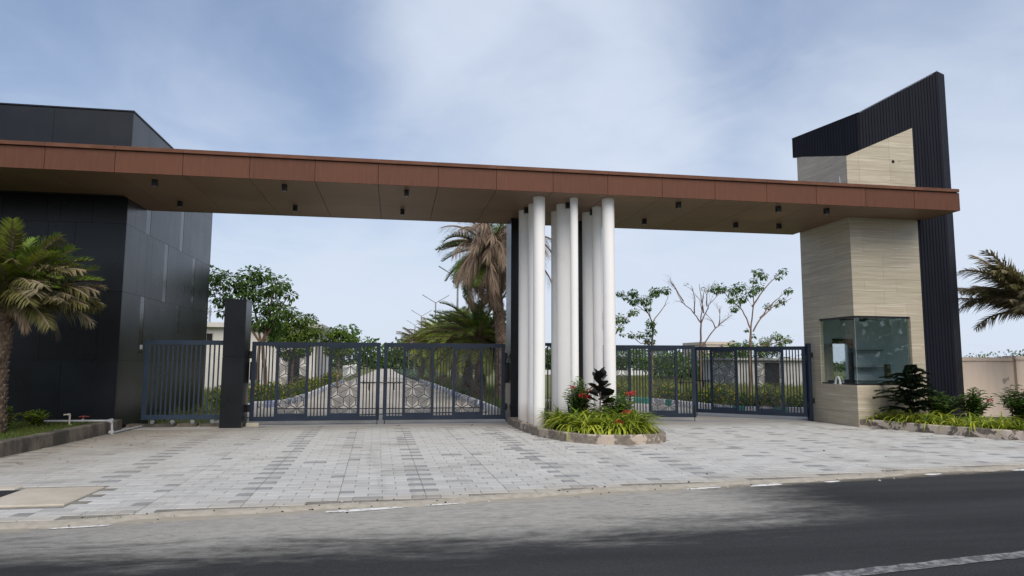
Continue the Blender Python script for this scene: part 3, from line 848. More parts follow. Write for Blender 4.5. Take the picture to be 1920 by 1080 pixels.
panel_post('gate_pier', 'tall black panel pier beside the white columns holding the left gates', 0.46, 0.92, 2.92, 3.70, ZS, [0, 1.6, 3.1, 4.55, ZS], 'pier')
panel_post('gate_pier', 'slim black panel pier between the white columns holding the right gates', 2.14, 2.44, 3.0, 3.70, ZS, [0, 1.6, 3.1, 4.55, ZS], 'pier')
e = panel_post('gate_pillar', 'short free-standing black panel pillar between the blue sliding gate and the left gates', -6.475, -5.985, 2.62, 3.28, 3.02, [0, 1.67, 3.0], 'pillar')
b = MB(); b.box((-6.485, 2.61, 3.0), (-5.975, 3.29, 3.03)); bbuild(b, 'cap', M['black'], e)

# ------------------------------------------------------------------ gates
PW, PH = 0.65, 1.66                       # perforated field


def leaf_screen():
    """laser-cut sheet: hexagon cells, each a leaf with midrib and veins"""
    segs = []
    Rr = 0.172; W = Rr * math.sqrt(3)
    for j in range(-1, 8):
        for i in range(-1, 4):
            cx = (i + (0.5 if j % 2 else 0)) * W + 0.02; cz = j * Rr * 1.5 + 0.03
            rot = ((i - (j // 2) * 1 + j * 2) % 3) * 2 * PI / 3
            c, s = math.cos(rot), math.sin(rot)
            def T(x, z): return (cx + (c * x - s * z), cz + (s * x + c * z))
            hexa = [T(Rr * 0.97 * math.sin(k * PI / 3), Rr * 0.97 * math.cos(k * PI / 3)) for k in range(6)]
            for k in range(6): segs.append((hexa[k], hexa[(k + 1) % 6], 0.0095))
            segs.append((T(0, -Rr), T(0, Rr * 0.85), 0.010))
            for k in range(7):               # veins run steeply up to the rim of the cell
                zb = -Rr * 0.80 + k * Rr * 0.22; dx, dz = 0.62, 0.785; L = 0.0
                while L < Rr * 1.4:
                    x, z = dx * (L + .004), zb + dz * (L + .004)
                    if x > Rr * .80 or z > Rr * .94 - x * .577: break
                    L += .004
                if L > .02:
                    for sg in (-1, 1): segs.append((T(0, zb), T(sg * dx * L, zb + dz * L), 0.0115))
    b = MB()
    for (p, q, w) in segs:
        t0, t1 = 0.0, 1.0; dx, dz = q[0] - p[0], q[1] - p[1]; ok = True
        for pp, qq in ((-dx, p[0]), (dx, PW - p[0]), (-dz, p[1]), (dz, PH - p[1])):
            if abs(pp) < 1e-9:
                if qq < 0: ok = False
            else:
                t = qq / pp
                if pp < 0: t0 = max(t0, t)
                else: t1 = min(t1, t)
        if not ok or t1 - t0 < 1e-3: continue
        a = (p[0] + dx * t0, p[1] + dz * t0); c = (p[0] + dx * t1, p[1] + dz * t1)
        L = math.hypot(c[0] - a[0], c[1] - a[1]); nx, nz = -(c[1] - a[1]) / L * w / 2, (c[0] - a[0]) / L * w / 2
        y = 0.004 if w < 0.011 else 0.003
        vs = []
        for yy in (-y, y): vs += [(a[0] + nx, yy, a[1] + nz), (c[0] + nx, yy, c[1] + nz), (c[0] - nx, yy, c[1] - nz), (a[0] - nx, yy, a[1] - nz)]
        b.add(vs, [(0, 1, 2, 3), (7, 6, 5, 4), (0, 4, 5, 1), (2, 6, 7, 3)])
    return b


GH, GB = 2.04, 0.11


def make_gate(L=3.10):
    e = empty('gate_leaf')
    T = 0.06
    def rail(name, x0, x1, z0, z1, t=T, m='gate', y=0.0): b = MB(); b.box((x0, y - t / 2, z0), (x1, y + t / 2, z1)); return b.build(name, M[m], e)
    rail('stile', 0, 0.095, GB, GH); rail('stile', L - 0.095, L, GB, GH)
    rail('rail', 0.0955, L - 0.0955, GH - 0.10, GH); rail('rail', 0.0955, L - 0.0955, GB, GB + 0.105)
    zi0, zi1 = GB + 0.106, GH - 0.101
    scr = None
    for x in (0.57, 1.83):
        fr = MB(); fw = 0.07; W = 0.79
        fr.box((x, -0.024, zi0), (x + fw, 0.024, zi1)); fr.box((x + W - fw, -0.024, zi0), (x + W, 0.024, zi1))
        fr.box((x + fw, -0.024, zi1 - 0.045), (x + W - fw, 0.024, zi1)); fr.box((x + fw, -0.024, zi0), (x + W - fw, 0.024, zi0 + 0.07))
        fr.box((x + fw - 0.012, -0.03, zi0 + 0.055), (x + fw, 0.03, zi1 - 0.035)); fr.box((x + W - fw, -0.03, zi0 + 0.055), (x + W - fw + 0.012, 0.03, zi1 - 0.035))
        f = fr.build('panel_frame', M['gate'], e)
        if scr is None: s = leaf_screen().build('leaf_screen', M['bar'], f); scr = s.data
        else: s = link('leaf_screen', scr, f)
        s.location = (x + fw, 0, zi0 + 0.07)
    bm = MB(); bm.box((-0.014, -0.014, zi0), (0.014, 0.014, zi1)); bar = None
    for x0, x1, n in ((0.095, 0.57, 5), (1.36, 1.83, 5), (2.62, L - 0.095, 4)):
        for k in range(n):
            x = x0 + (x1 - x0) * (k + 1) / (n + 1)
            if bar is None: o = bm.build('bar', M['bar'], e); bar = o.data
            else: o = link('bar', bar, e)
            o.location = (x, 0, 0)
    b = MB(); b.box((2.66, -0.055, 1.02), (2.99, -0.03, 1.055)); b.tube([(2.7, -0.06, 1.0), (2.7, -0.06, 1.09)], 0.018, 8); b.tube([(2.6, 0.045, 1.037), (L + 0.06, 0.045, 1.037)], 0.014, 8)
    b.tube([(2.84, -0.045, 1.02), (2.84, -0.045, 0.85)], 0.02, 8)
    b.build('slide_bolt', M['blackmetal'], e)
    b = MB(); b.tube([(L - 0.05, -0.042, 0.004), (L - 0.05, -0.042, 0.45)], 0.010, 8); b.box((L - 0.075, -0.05, 0.30), (L - 0.025, -0.031, 0.34)); b.build('drop_bolt', M['blackmetal'], e)
    for z in (0.42, 1.72):
        b = MB(); b.tube([(-0.03, 0, z - 0.09), (-0.03, 0, z + 0.09)], 0.028, 10); b.box((-0.075, -0.02, z - 0.05), (0.0, 0.02, z + 0.05)); b.build('hinge', M['blackmetal'], e)
    return e


GG = 'navy entrance gate leaves with leaf-pattern screens'
gate = make_gate(); tag(gate, 'navy gate leaf with leaf-pattern screens hinged on the short black pillar', 'gate', GG)
km = kid_map(gate)
gate.location = (-5.925, 3.22, 0); gate.rotation_euler = (0, 0, R(0.2))
g2 = copy_tree(gate, km); g2.location = (0.36, 3.22, 0); g2.rotation_euler = (0, 0, PI); tag(g2, 'navy gate leaf with leaf-pattern screens hinged on the tall pier beside the columns')
g3 = copy_tree(gate, km); g3.location = (2.53, 3.72, 0); g3.rotation_euler = (0, 0, math.atan2(-0.55, 3.02)); tag(g3, 'navy gate leaf standing partly behind the red-flowered shrub and white columns')
g4 = copy_tree(gate, km); g4.location = (8.74, 2.98, 0); g4.rotation_euler = (0, 0, math.atan2(2.0, -2.42)); tag(g4, 'navy gate leaf hinged beside the beige guardhouse, swung ajar inwards')
# gate motor arms behind the hinges
for (u, v, lab) in ((-5.93, 3.36, 'black gate motor box on the short black pillar'), (0.40, 3.42, 'black gate motor box on the tall pier by the columns')):
    b = MB(); b.bbox((u - 0.05, v - 0.05, 1.1), (u + 0.09, v + 0.12, 1.55), 0.015); b.tube([(u + 0.02, v + 0.03, 1.55), (u + 0.02, v + 0.03, 1.72)], 0.018, 8); b.box((u - 0.03, v - 0.02, 1.02), (u + 0.06, v + 0.06, 1.1))
    tag(b.build('gate_motor', M['blackmetal']), lab, 'gate motor')
e = empty('gate_post', (8.80, 2.93, 0)); tag(e, 'slim navy hinge post standing against the beige guardhouse', 'post')
b = MB(); b.box((-0.05, -0.06, -0.02), (0.05, 0.06, 2.12)); b.build('post', M['gate'], e)
for z in (0.55, 1.80): b = MB(); b.box((0.051, -0.05, z - 0.07), (0.11, 0.05, z + 0.07)); b.tube([(0.06, -0.09, z), (0.06, 0.09, z)], 0.02, 8); b.build('bracket', M['blackmetal'], e)
# narrow wicket between the two dark piers
e = empty('wicket_gate', (1.0, 3.45, 0)); tag(e, 'narrow dark barred gate seen between the white columns', 'gate')
for nm, a, c in (('stile', (0, -0.03, .1), (.07, .03, 2.08)), ('stile', (1.03, -0.03, .1), (1.1, .03, 2.08)), ('rail', (.0705, -0.03, 2.0), (1.0295, .03, 2.08)), ('rail', (.0705, -0.03, .1), (1.0295, .03, .19))):
    b = MB(); b.box(a, c); b.build(nm, M['gate'], e)
me = None
for k in range(9):
    if me is None: b = MB(); b.box((-0.014, -0.014, 0.19), (0.014, 0.014, 2.0)); o = b.build('bar', M['bar'], e); me = o.data
    else: o = link('bar', me, e)
    o.location = (0.07 + 0.96 * (k + 1) / 10, 0, 0)
# blue sliding gate between the office block and the pillar
e = empty('sliding_gate', (-8.36, 3.18, 0)); tag(e, 'plain barred blue sliding gate between the black building and the short black pillar', 'gate')
SL = 1.86
for nm, a, c in (('stile', (0, -0.03, .17), (.10, .03, 2.06)), ('stile', (SL - .08, -0.03, .17), (SL, .03, 2.06)), ('rail', (.1005, -0.03, 1.95), (SL - .0805, .03, 2.06)), ('rail', (.1005, -0.03, .17), (SL - .0805, .03, .28))):
    b = MB(); b.box(a, c); b.build(nm, M['gateblue'], e)
me = None
for k in range(15):
    if me is None: b = MB(); b.box((-0.016, -0.016, 0.28), (0.016, 0.016, 1.95)); o = b.build('bar', M['gateblue'], e); me = o.data
    else: o = link('bar', me, e)
    o.location = (0.10 + (SL - .18) * (k + 1) / 16, 0, 0)
b = MB()
for k in range(4): b.tube([(0.25 + k * 0.45, -0.02, 0.12), (0.25 + k * 0.45, 0.02, 0.12)], 0.05, 12)
b.build('roller', M['steel'], e)
b = MB(); b.box((-8.64, 3.05, 0.006), (-7.6, 3.33, 0.07)); b.box((-7.52, 3.04, 0.006), (-7.1, 3.33, 0.075)); b.box((-7.02, 3.05, 0.006), (-6.5, 3.32, 0.068)); tag(b.build('track_plinth', M['mosskerb']), 'low broken concrete plinth under the blue sliding gate', 'plinth')
b = MB(); b.bbox((-5.95, 2.98, 0.006), (-5.66, 3.14, 0.085), 0.01); tag(b.build('concrete_block', M['slab']), 'loose pale concrete block at the foot of the short black pillar', 'block')
b = MB()
for (u, a) in ((-5.55, 0.3), (-2.35, -0.5), (-0.55, 0.7), (-4.2, 0.4)):
    c, s = math.cos(a), math.sin(a)
    b.add([(u - .05 * c + .012 * s, 2.75 - .12, .008), (u - .05 * c + .035, 2.75 - .12, .008), (u + .05 * c + .03, 2.75 + .16, .008), (u + .05 * c, 2.75 + .16, .008)], [(0, 1, 2, 3)])
structure(b.build('sill_crack', M['void']))

# ------------------------------------------------------------------ guardhouse tower on the right
gh = empty('guardhouse', (9.9, 1.2, 0)); tag(gh, 'beige tiled guardhouse tower with corner window and tall navy ribbed fin', 'guardhouse')
A0, A1, B1 = 9.0, 10.97, 3.42           # left face u, right end of the front, back of the left face
FV = 1.2
W0, W1, WU, WV = 1.03, 2.78, 10.59, 2.69  # window: sill, head, right jamb (front), far jamb (left face)
zt_f = lambda u: 6.94 + (u - A0) * (7.81 - 6.94) / (A1 - A0)       # top of the front face
zt_l = lambda v: 6.94 + (v - FV) * (7.57 - 6.94) / (B1 - FV)       # top of the left face
# core walls around the opening
def prism_wall(poly2, to3, d, name, m):
    b = MB(); b.prism([to3(*p) for p in poly2], d); return bbuild(b, name, m, gh)
TH = 0.10
f3 = lambda u, z: (u, FV + 0.012, z); l3 = lambda v, z: (A0 + 0.012, v, z)
c0 = A0 + 0.012
for i, poly in enumerate(([(c0, -.05), (A1, -.05), (A1, W0), (c0, W0)], [(c0, W1), (A1, W1), (A1, zt_f(A1) - .01), (c0, zt_f(c0) - .01)], [(WU + .012, W0), (A1, W0), (A1, W1), (WU + .012, W1)])):
    prism_wall(poly, f3, (0, TH, 0), 'wall', M['grout'])
v0 = FV + 0.012 + TH
for poly in ([(v0, -.05), (B1, -.05), (B1, W0), (v0, W0)], [(v0, W1), (B1, W1), (B1, zt_l(B1) - .01), (v0, zt_l(v0) - .01)], [(WV + .012, W0), (B1, W0), (B1, W1), (WV + .012, W1)]):
    prism_wall(poly, l3, (TH, 0, 0), 'wall', M['grout'])
# tiles
rnd = random.Random(21)
zr = [0.0, 0.343, 0.687, W0, 1.38, 1.73, 2.08, 2.43, W1] + [W1 + 0.318 * k for k in range(1, 17)]


def tiles(lo, hi, win, top_a, top_c, place):
    """rows of tiles between lo and hi along a face; win = (x0, x1) of the opening; top: z <= top_a*x + top_c"""
    for r in range(len(zr) - 1):
        z0, z1 = zr[r], zr[r + 1]
        spans = [(lo, hi)]
        if W0 - .01 < z0 < W1 - .01: spans = [s for s in ((lo, win[0]), (win[1], hi)) if s[1] - s[0] > .03]
        for s0, s1 in spans:
            cuts = [s0]; x = s0 + rnd.choice((0.35, 0.62, 0.9))
            while x < s1 - 0.2: cuts.append(x); x += 0.9
            cuts.append(s1)
            for a, c in zip(cuts, cuts[1:]):
                g_ = 0.002
                poly = [(a + (g_ if a > lo else 0), z0 + g_), (c - (g_ if c < hi else 0), z0 + g_), (c - (g_ if c < hi else 0), z1 - g_), (a + (g_ if a > lo else 0), z1 - g_)]
                poly = clip_poly(poly, -top_a, 1, top_c)
                if len(poly) >= 3 and max(p[1] for p in poly) - min(p[1] for p in poly) > 0.01: place(poly)


def place_f(poly):
    b = MB(); b.prism([(u, FV, z) for u, z in poly], (0, 0.012, 0)); bbuild(b, 'tile', M['tile'], gh)


def place_l(poly):
    b = MB(); b.prism([(A0, v, z) for v, z in poly][::-1], (0.012, 0, 0)); bbuild(b, 'tile', M['tile'], gh)


sl = (7.81 - 6.94) / (A1 - A0); tiles(A0, A1, (A0, WU), sl, 6.94 - sl * A0, place_f)
sl = (7.57 - 6.94) / (B1 - FV); tiles(FV + 0.0125, B1, (FV + .0125, WV), sl, 6.94 - sl * FV, place_l)
# roof of the tiled part
b = MB(); b.add([(c0, FV + .013, zt_f(c0) - .012), (A1, FV + .013, zt_f(A1) - .012), (A1, B1, 7.8), (c0, B1, 7.55)], [(0, 1, 2), (0, 2, 3)]); bbuild(b, 'roof', M['grout'], gh)
# tile returns in the window reveal
for lo, hi in (((WU, FV, W0), (WU + .012, FV + .11, W1)), ((A0, WV, W0), (A0 + .11, WV + .012, W1))):
    b = MB(); b.box(lo, hi); bbuild(b, 'window_reveal', M['tile'], gh)
# window: dark head and sill frames, two panes meeting at the corner
for lo, hi in (((A0 + .03, FV + .03, W1 - .05), (WU, FV + .09, W1)), ((A0 + .03, FV + .0905, W1 - .05), (A0 + .09, WV, W1)),
               ((A0 + .03, FV + .03, W0), (WU, FV + .09, W0 + .035)), ((A0 + .03, FV + .0905, W0), (A0 + .09, WV, W0 + .035))):
    b = MB(); b.box(lo, hi); bbuild(b, 'window_frame', M['blackmetal'], gh)
b = MB(); b.box((A0 + .062, FV + .055, W0 + .036), (WU - .001, FV + .063, W1 - .051)); o = bbuild(b, 'window_pane', M['glass'], gh)
b = MB(); b.box((A0 + .052, FV + .066, W0 + .036), (A0 + .060, WV - .001, W1 - .051)); o = bbuild(b, 'window_pane', M['glass'], gh)
b = MB(); b.box((A0 + .050, FV + .053, W0 + .036), (A0 + .061, FV + .0655, W1 - .051)); bbuild(b, 'corner_joint', M['steel'], gh)
# room inside
DU0, DU1, DZ = 9.80, 10.26, 2.13
RU = 11.72
b = MB(); b.box((A0 + .12, FV + .12, 0.14), (RU, 3.30, 0.16)); b.box((A0 + .12, FV + .12, 2.95), (RU, 3.30, 3.0))
b.box((RU, FV + .12, 0.14), (RU + .05, 3.35, 3.0)); b.box((DU1, 3.30, .14), (RU, 3.42, 3.0)); b.box((A0 + .12, 3.30, DZ), (DU1, 3.42, 3.0)); b.box((A1 + .01, FV + .115, .14), (RU, FV + .15, 3.0))
bbuild(b, 'room_wall', M['room'], gh)
b = MB(); b.box((A0 + .113, 3.30, .14), (DU0, 3.42, DZ)); bbuild(b, 'room_wall', M['tile'], gh)
b = MB(); b.box((DU1, 3.24, .16), (DU1 + .14, 3.298, DZ + .14)); b.box((DU0 - .01, 3.24, DZ), (DU1, 3.298, DZ + .14)); b.box((DU0, 3.26, .9), (DU1, 3.298, 1.12)); bbuild(b, 'door_frame', M['blackmetal'], gh)
for z in (1.945, 1.46, 1.085): b = MB(); b.box((10.42, 3.0, z - .012), (11.16, 3.298, z + .012)); bbuild(b, 'shelf', M['steel'], gh)
b = MB(); b.box((11.40, 3.27, 1.14), (11.58, 3.298, 1.55)); o = b.build('wall_picture', M['drygrey']); tag(o, 'small framed picture on the blue wall inside the guardhouse', 'picture')
e = empty('ceiling_fan', (10.05, 2.3, 2.95)); tag(e, 'dark ceiling fan just under the guardhouse ceiling', 'fan')
b = MB(); b.tube([(0, 0, 0), (0, 0, -.12)], .02, 8); b.tube([(0, 0, -.12), (0, 0, -.15), (0, 0, -.21), (0, 0, -.24)], [.05, .11, .11, .04], 16); b.build('hub', M['blackmetal'], e)
for k in range(3):
    a = k * 2 * PI / 3 + .3; c, s = math.cos(a), math.sin(a); b = MB()
    P = lambda x, y, z: (c * x - s * y, s * x + c * y, z)
    vs = [P(.1, -.04, -.19), P(.58, -.07, -.20), P(.58, .07, -.17), P(.1, .04, -.17)]; b.add(vs + [(x, y, z + .008) for x, y, z in vs], [(3, 2, 1, 0), (4, 5, 6, 7), (0, 1, 5, 4), (1, 2, 6, 5), (2, 3, 7, 6), (3, 0, 4, 7)])
    b.build('blade', M['blackmetal'], e)
e = MB()
e.tube([(0, -.10, .012), (0, -.085, .10), (0, -.045, .175), (0, 0, .195), (0, .045, .175), (0, .085, .10), (0, .10, .012)], [.032, .026, .024, .024, .024, .026, .032], 8); e.box((-.05, -.14, 0), (.05, -.06, .014)); e.box((-.05, .06, 0), (.05, .14, .014))
tag(e.build('arched_hook', M['plaster'], loc=(A0 + .02, 1.99, W0 + .001)), 'white arched handle standing on the guardhouse window sill', 'handle')
b = MB(); b.bbox((9.12, 2.42, W0 + .036), (9.20, 2.58, W0 + .09), .01); tag(b.build('sill_box', M['blackmetal']), 'small black box on the guardhouse window sill', 'box')


# navy ribbed fin: folded plate behind the tiled body
def ribbed(p, q, n, zb, zt, name, outward, back=0.10):
    """vertical ribs along p->q, zb/zt functions of 0..1"""
    p, q = Vector((*p, 0)), Vector((*q, 0)); d = q - p; L = d.length; o = Vector((*outward, 0)).normalized()
    b = MB()
    P0 = lambda s, z, k: tuple(p + d * s + o * k + Vector((0, 0, z)))
    b.prism([P0(0, zb(0), 0), P0(1, zb(1), 0), P0(1, zt(1) - .003, 0), P0(0, zt(0) - .003, 0)], -o * back)
    for i in range(n):
        s0, s1 = (i + .15) / n, (i + .85) / n
        pts = []
        for s in (s0, s1): pts += [P0(s, zb(s), 0.0005), P0(s, zt(s), 0.0005)]
        t0, t1 = (i + .25) / n, (i + .75) / n
        for s in (t0, t1): pts += [P0(s, zb(s), 0.014), P0(s, zt(s), 0.014)]
        b.add(pts, [(4, 6, 7, 5), (0, 4, 5, 1), (6, 2, 3, 7), (5, 7, 3, 1), (0, 2, 6, 4)])
    return bbuild(b, name, M['ribbed'], gh)


FB = FV + 0.06
ztop = lambda u: 8.14 + (u - 9.45) * (9.47 - 8.14) / (11.89 - 9.45)
FOLD, LEFT, RIGHT, END = (9.45, FB), (8.965, 3.46), (11.89, FB), (12.42, 1.62)
lerp = lambda a, c, s: a + (c - a) * s
ribbed(LEFT, FOLD, 24, lambda s: 7.58 - .75 * s, lambda s: 8.14, 'ribbed_cladding', (-.98, -.2))
ribbed(FOLD, (A1, FB), 17, lambda s: 6.7, lambda s: ztop(lerp(9.45, A1, s)), 'ribbed_cladding', (0, -1))
ribbed((A1 + .004, FB), RIGHT, 10, lambda s: 0.0, lambda s: ztop(lerp(A1, 11.89, s)), 'ribbed_cladding', (0, -1))
ribbed(RIGHT, END, 6, lambda s: 0.0, lambda s: 9.47 + .10 * s, 'ribbed_cladding', (.56, -.83))
ribbed((8.955, 3.55), LEFT, 2, lambda s: 7.58, lambda s: 8.14, 'ribbed_cladding', (-1, -.05))
b = MB()
b.prism([(12.40, 1.72, 0), (12.40, 3.42, 0), (12.40, 3.42, 9.4), (12.40, 1.72, 9.56)], (-.1, 0, 0)); b.box((RU + .06, 3.34, 0), (12.29, 3.44, 9.35)); b.box((DU1 + .2, 3.43, 3.0), (RU + .05, 3.50, 8.2)); b.box((A0 + .12, 3.43, 3.0), (DU1 + .19, 3.50, 7.5))
bbuild(b, 'rear_wall', M['core'], gh)
b = MB()
for P, Q, za, zb2 in (((8.95, 3.55), FOLD, 8.143, 8.143), (FOLD, RIGHT, 8.143, 9.473)):
    n = Vector((Q[1] - P[1], -(Q[0] - P[0]), 0)).normalized() * .017
    pts = [Vector((*P, za)) + n, Vector((*Q, zb2)) + n, Vector((*Q, zb2)) - n * 4, Vector((*P, za)) - n * 4]
    b.prism(pts, (0, 0, .02))
bbuild(b, 'fin_coping', M['blackmetal'], gh)
b = MB(); b.tube([(10.35, FV - .005, 6.86), (10.35, FV + .01, 6.86)], .045, 12); b.tube([(10.53, FV - .004, 6.87), (10.53, FV + .01, 6.87)], .012, 6); bbuild(b, 'cable_hole', M['void'], gh)

# boundary wall to the right
e = empty('boundary_wall', (15.2, 2.3, 0)); tag(e, 'beige painted wall with flaking patches beside the navy fin', 'wall')
b = MB(); b.box((12.43, 2.15, -.05), (14.55, 2.35, 1.66)); b.box((15.05, 2.15, -.05), (22, 2.35, 1.66)); bbuild(b, 'wall', M['beige'], e)
b = MB(); b.box((14.55, 2.08, -.05), (15.05, 2.42, 1.70)); bbuild(b, 'wall_pier', M['beige'], e)
b = MB(); b.box((12.41, 2.11, 1.66), (14.60, 2.39, 1.76)); b.box((14.50, 2.04, 1.70), (15.1, 2.46, 1.80)); b.box((15.1, 2.11, 1.66), (22, 2.39, 1.76)); bbuild(b, 'coping', M['beige'], e)


# ------------------------------------------------------------------ planters
def kerb_ring(name, label, outline, w, h, m, closed=True, soil=None, soil_z=None):
    n = len(outline); ins = []
    for i in range(n):
        if closed: a, c = Vector(outline[i - 1]), Vector(outline[(i + 1) % n])
        else: a, c = Vector(outline[max(i - 1, 0)]), Vector(outline[min(i + 1, n - 1)])
        d = (c - a).normalized(); nn = Vector((-d.y, d.x)); ins.append(Vector(outline[i]) + nn * w)
    cx, cy = sum(p[0] for p in outline) / n, sum(p[1] for p in outline) / n
    e = empty(name, (cx, cy, 0)); tag(e, label, 'planter')
    b = MB(); ch = .02; prof = []
    rr = random.Random(n)
    rows_ = []
    for o_, i_ in zip(outline, ins):
        o_, i_ = Vector(o_), Vector(i_); d = (i_ - o_).normalized(); jz = rr.uniform(-.008, .008)
        rows_.append([(*o_, -.03), (*(o_ + d * .004), h - ch + jz), (*(o_ + d * ch), h + jz), (*(i_ - d * ch), h + jz), (*i_, h - ch), (*i_, -.03)])
    vs = [p for r in rows_ for p in r]; fs = []; k = 6
    for i in range(n if closed else n - 1):
        j = (i + 1) % n
        for q in range(5): fs.append((i * k + q, j * k + q, j * k + q + 1, i * k + q + 1))
    if not closed: fs += [tuple(range(5, -1, -1)), tuple(range((n - 1) * k, n * k))]
    b.add(vs, fs); bbuild(b, 'kerb', m, e)
    if soil:
        b = MB(); pts = [(*p, soil_z) for p in (ins if closed else soil)]; b.add(pts, [tuple(range(len(pts)))]); bbuild(b, 'soil', M['soil'], e)
    return e, ins


isl_ccw = ISL
kerb_ring('island_planter', 'boat-shaped planter island with worn kerb in front of the white columns', isl_ccw, .13, .18, M['kerb'], True, True, .13)
kerb_ring('roadside_planter', 'curving planter with flaking pink-white kerb below the guardhouse window', RK, .13, .19, M['peelkerb'], False,
          [(p[0] + .1, p[1] + .03) for p in RK] + [(22, -2.7), (22, 2.2), (9.2, 2.2)][0:2] + [(12.5, 2.2), (12.4, 1.3), (9.1, 1.15)], .13)
e, _ = kerb_ring('lawn_planter', 'raised lawn bed with mossy concrete kerb in front of the black building', LK[::-1], .20, .25, M['mosskerb'], False,
          [(p[0] - .12, p[1]) for p in LK] + [(-17, 2.4)], .20)

# ------------------------------------------------------------------ pipes by the left kerb
b = MB()
pth = [(-9.75, 1.62, .285), (-8.42, 1.55, .285), (-8.40, 1.55, .25), (-8.39, 1.56, .05), (-8.38, 1.60, .03), (-8.36, 2.2, .03), (-8.30, 3.02, .035)]
b.tube(pth[:2] + [(-8.40, 1.55, .275)] + pth[3:], .024, 10)
for p in ((-8.41, 1.55, .285), (-8.39, 1.56, .04)): b.tube([Vector(p) + Vector((-.055, 0, 0)), Vector(p) + Vector((.035, 0, 0))], .036, 10); b.tube([Vector(p) + Vector((0, 0, -.04)), Vector(p) + Vector((0, 0, .045))], .036, 10)
b.tube([(-9.0, 1.58, .285), (-8.96, 1.58, .285)], .037, 10)
e = empty('water_pipe', (-8.8, 1.6, .2)); tag(e, 'grey plastic water pipe running over the kerb and down along the black building', 'pipe')
bbuild(b, 'pipe', M['pvc'], e)
b = MB(); b.tube([(-8.98, 1.58, .32), (-8.98, 1.58, .37)], .014, 8); b.tube([(-9.06, 1.56, .372), (-8.98, 1.57, .385), (-8.86, 1.58, .375)], [.008, .012, .008], 6); bbuild(b, 'valve_lever', M['redplastic'], e)
b = MB(); b.tube([(0, 0, 0), (0, 0, .22), (-.02, 0, .235)], .018, 8); b.tube([(-.12, 0, .225), (.01, 0, .235)], .016, 8); b.tube([(-.02, -.03, .235), (-.02, .03, .235)], .022, 8); b.tube([(-.02, 0, 0), (.06, 0, .01)], .02, 8)
tag(b.build('standpipe', M['slab'], loc=(-9.19, 1.45, .20)), 'tan standpipe rising from the lawn behind the kerb', 'standpipe')

# ------------------------------------------------------------------ vegetation builders
def add_leaf(b, p, d, n, L, W, fold=0.25, mi=0):
    """one folded leaf: four triangles' worth of blade"""
    d = d.normalized(); s = d.cross(n)
    if s.length < 1e-4: s = d.cross(Vector((0.3, 0.8, 0.1)))
    s.normalize(); n = s.cross(d)
    m = p + d * L * .48
    vs = [p, m + s * W / 2 + n * fold * W, p + d * L - n * 0.1 * L, m - s * W / 2 + n * fold * W, m]
    b.add([tuple(v) for v in vs], [(0, 4, 1), (4, 2, 1), (0, 3, 4), (4, 3, 2)], mi)


def rvec(r): 
    while True:
        v = Vector((r.uniform(-1, 1), r.uniform(-1, 1), r.uniform(-1, 1)))
        if 0.05 < v.length < 1: return v


def make_tree(name, label, v, limbs, cl, leafm, leafL=0.15, dens=1.0, r0=0.07, barkm='bark', group='young trees beyond the gates', seed=1, twigs=3, droop=0.4, cat='tree', spread=0.5):
    rr = random.Random(seed)
    bx = limbs[0][0][0]
    e = empty(name, (bx, v, 0)); tag(e, label, cat, group)
    tb = MB(); tips = []
    for i, l in enumerate(limbs):
        pts = []; main = i == 0 or l[0][1] < 0.5
        off = rr.uniform(-spread, spread)
        for k, (u, z) in enumerate(l):
            w = 0 if main else off * k / (len(l) - 1)
            pts.append(Vector((u - bx, w, max(z, -.1) if k else (-.1 if main else z))))
        # subdivide with a little wobble
        fine = [pts[0]]
        for a, c in zip(pts, pts[1:]):
            for t in (.33, .67): fine.append(a.lerp(c, t) + Vector((rr.uniform(-.03, .03), rr.uniform(-.04, .04), rr.uniform(-.02, .02))) * (1 if (c - a).length > .4 else .3))
            fine.append(c)
        ra = r0 if main else r0 * .55; rb = r0 * .62 if main else r0 * .14
        tb.tube(fine, [ra + (rb - ra) * k / (len(fine) - 1) for k in range(len(fine))], 6 if not main else 8, cap=False)
        if not main:
            for q in range(twigs):
                s = rr.uniform(.35, 1); k = int(s * (len(fine) - 2)); p = fine[k].lerp(fine[k + 1], rr.random())
                d = ((fine[k + 1] - fine[k]).normalized() + rvec(rr) * .9 + Vector((0, 0, .25))).normalized(); L = rr.uniform(.25, .6)
                tb.tube([p, p + d * L * .5 + Vector((0, 0, .02)), p + d * L], [r0 * .14, r0 * .10, r0 * .05], 4, cap=False)
                if barkm == 'barkred': # bare tree: finer spray
                    for w in range(2):
                        p2 = p + d * L * rr.uniform(.4, .9); d2 = (d + rvec(rr) * .8).normalized(); tb.tube([p2, p2 + d2 * L * .6], [r0 * .07, r0 * .04], 3, cap=False)
    o = tb.build('trunk', M[barkm], e, smooth=True)
    lb = MB()
    for (u, z, r) in cl:
        yo = rr.uniform(-.5, .5) * spread * 1.4
        n = int(max(6, dens * 950 * r * (r + .12)))
        c0_ = Vector((u - bx, yo, z))
        for _ in range(n):
            o_ = rvec(rr); p = c0_ + Vector((o_.x * r, o_.y * r * 1.25, o_.z * r * .8))
            d = (o_ * .8 + Vector((rr.uniform(-.5, .5), rr.uniform(-.5, .5), -droop))).normalized()
            nn = Vector((rr.uniform(-.5, .5), rr.uniform(-.5, .5), 1)).normalized()
            L = leafL * .84 * rr.uniform(.6, 1.25); add_leaf(lb, p, d, nn, L, L * .55)
    lb.build('crown', M[leafm], e)
    return e


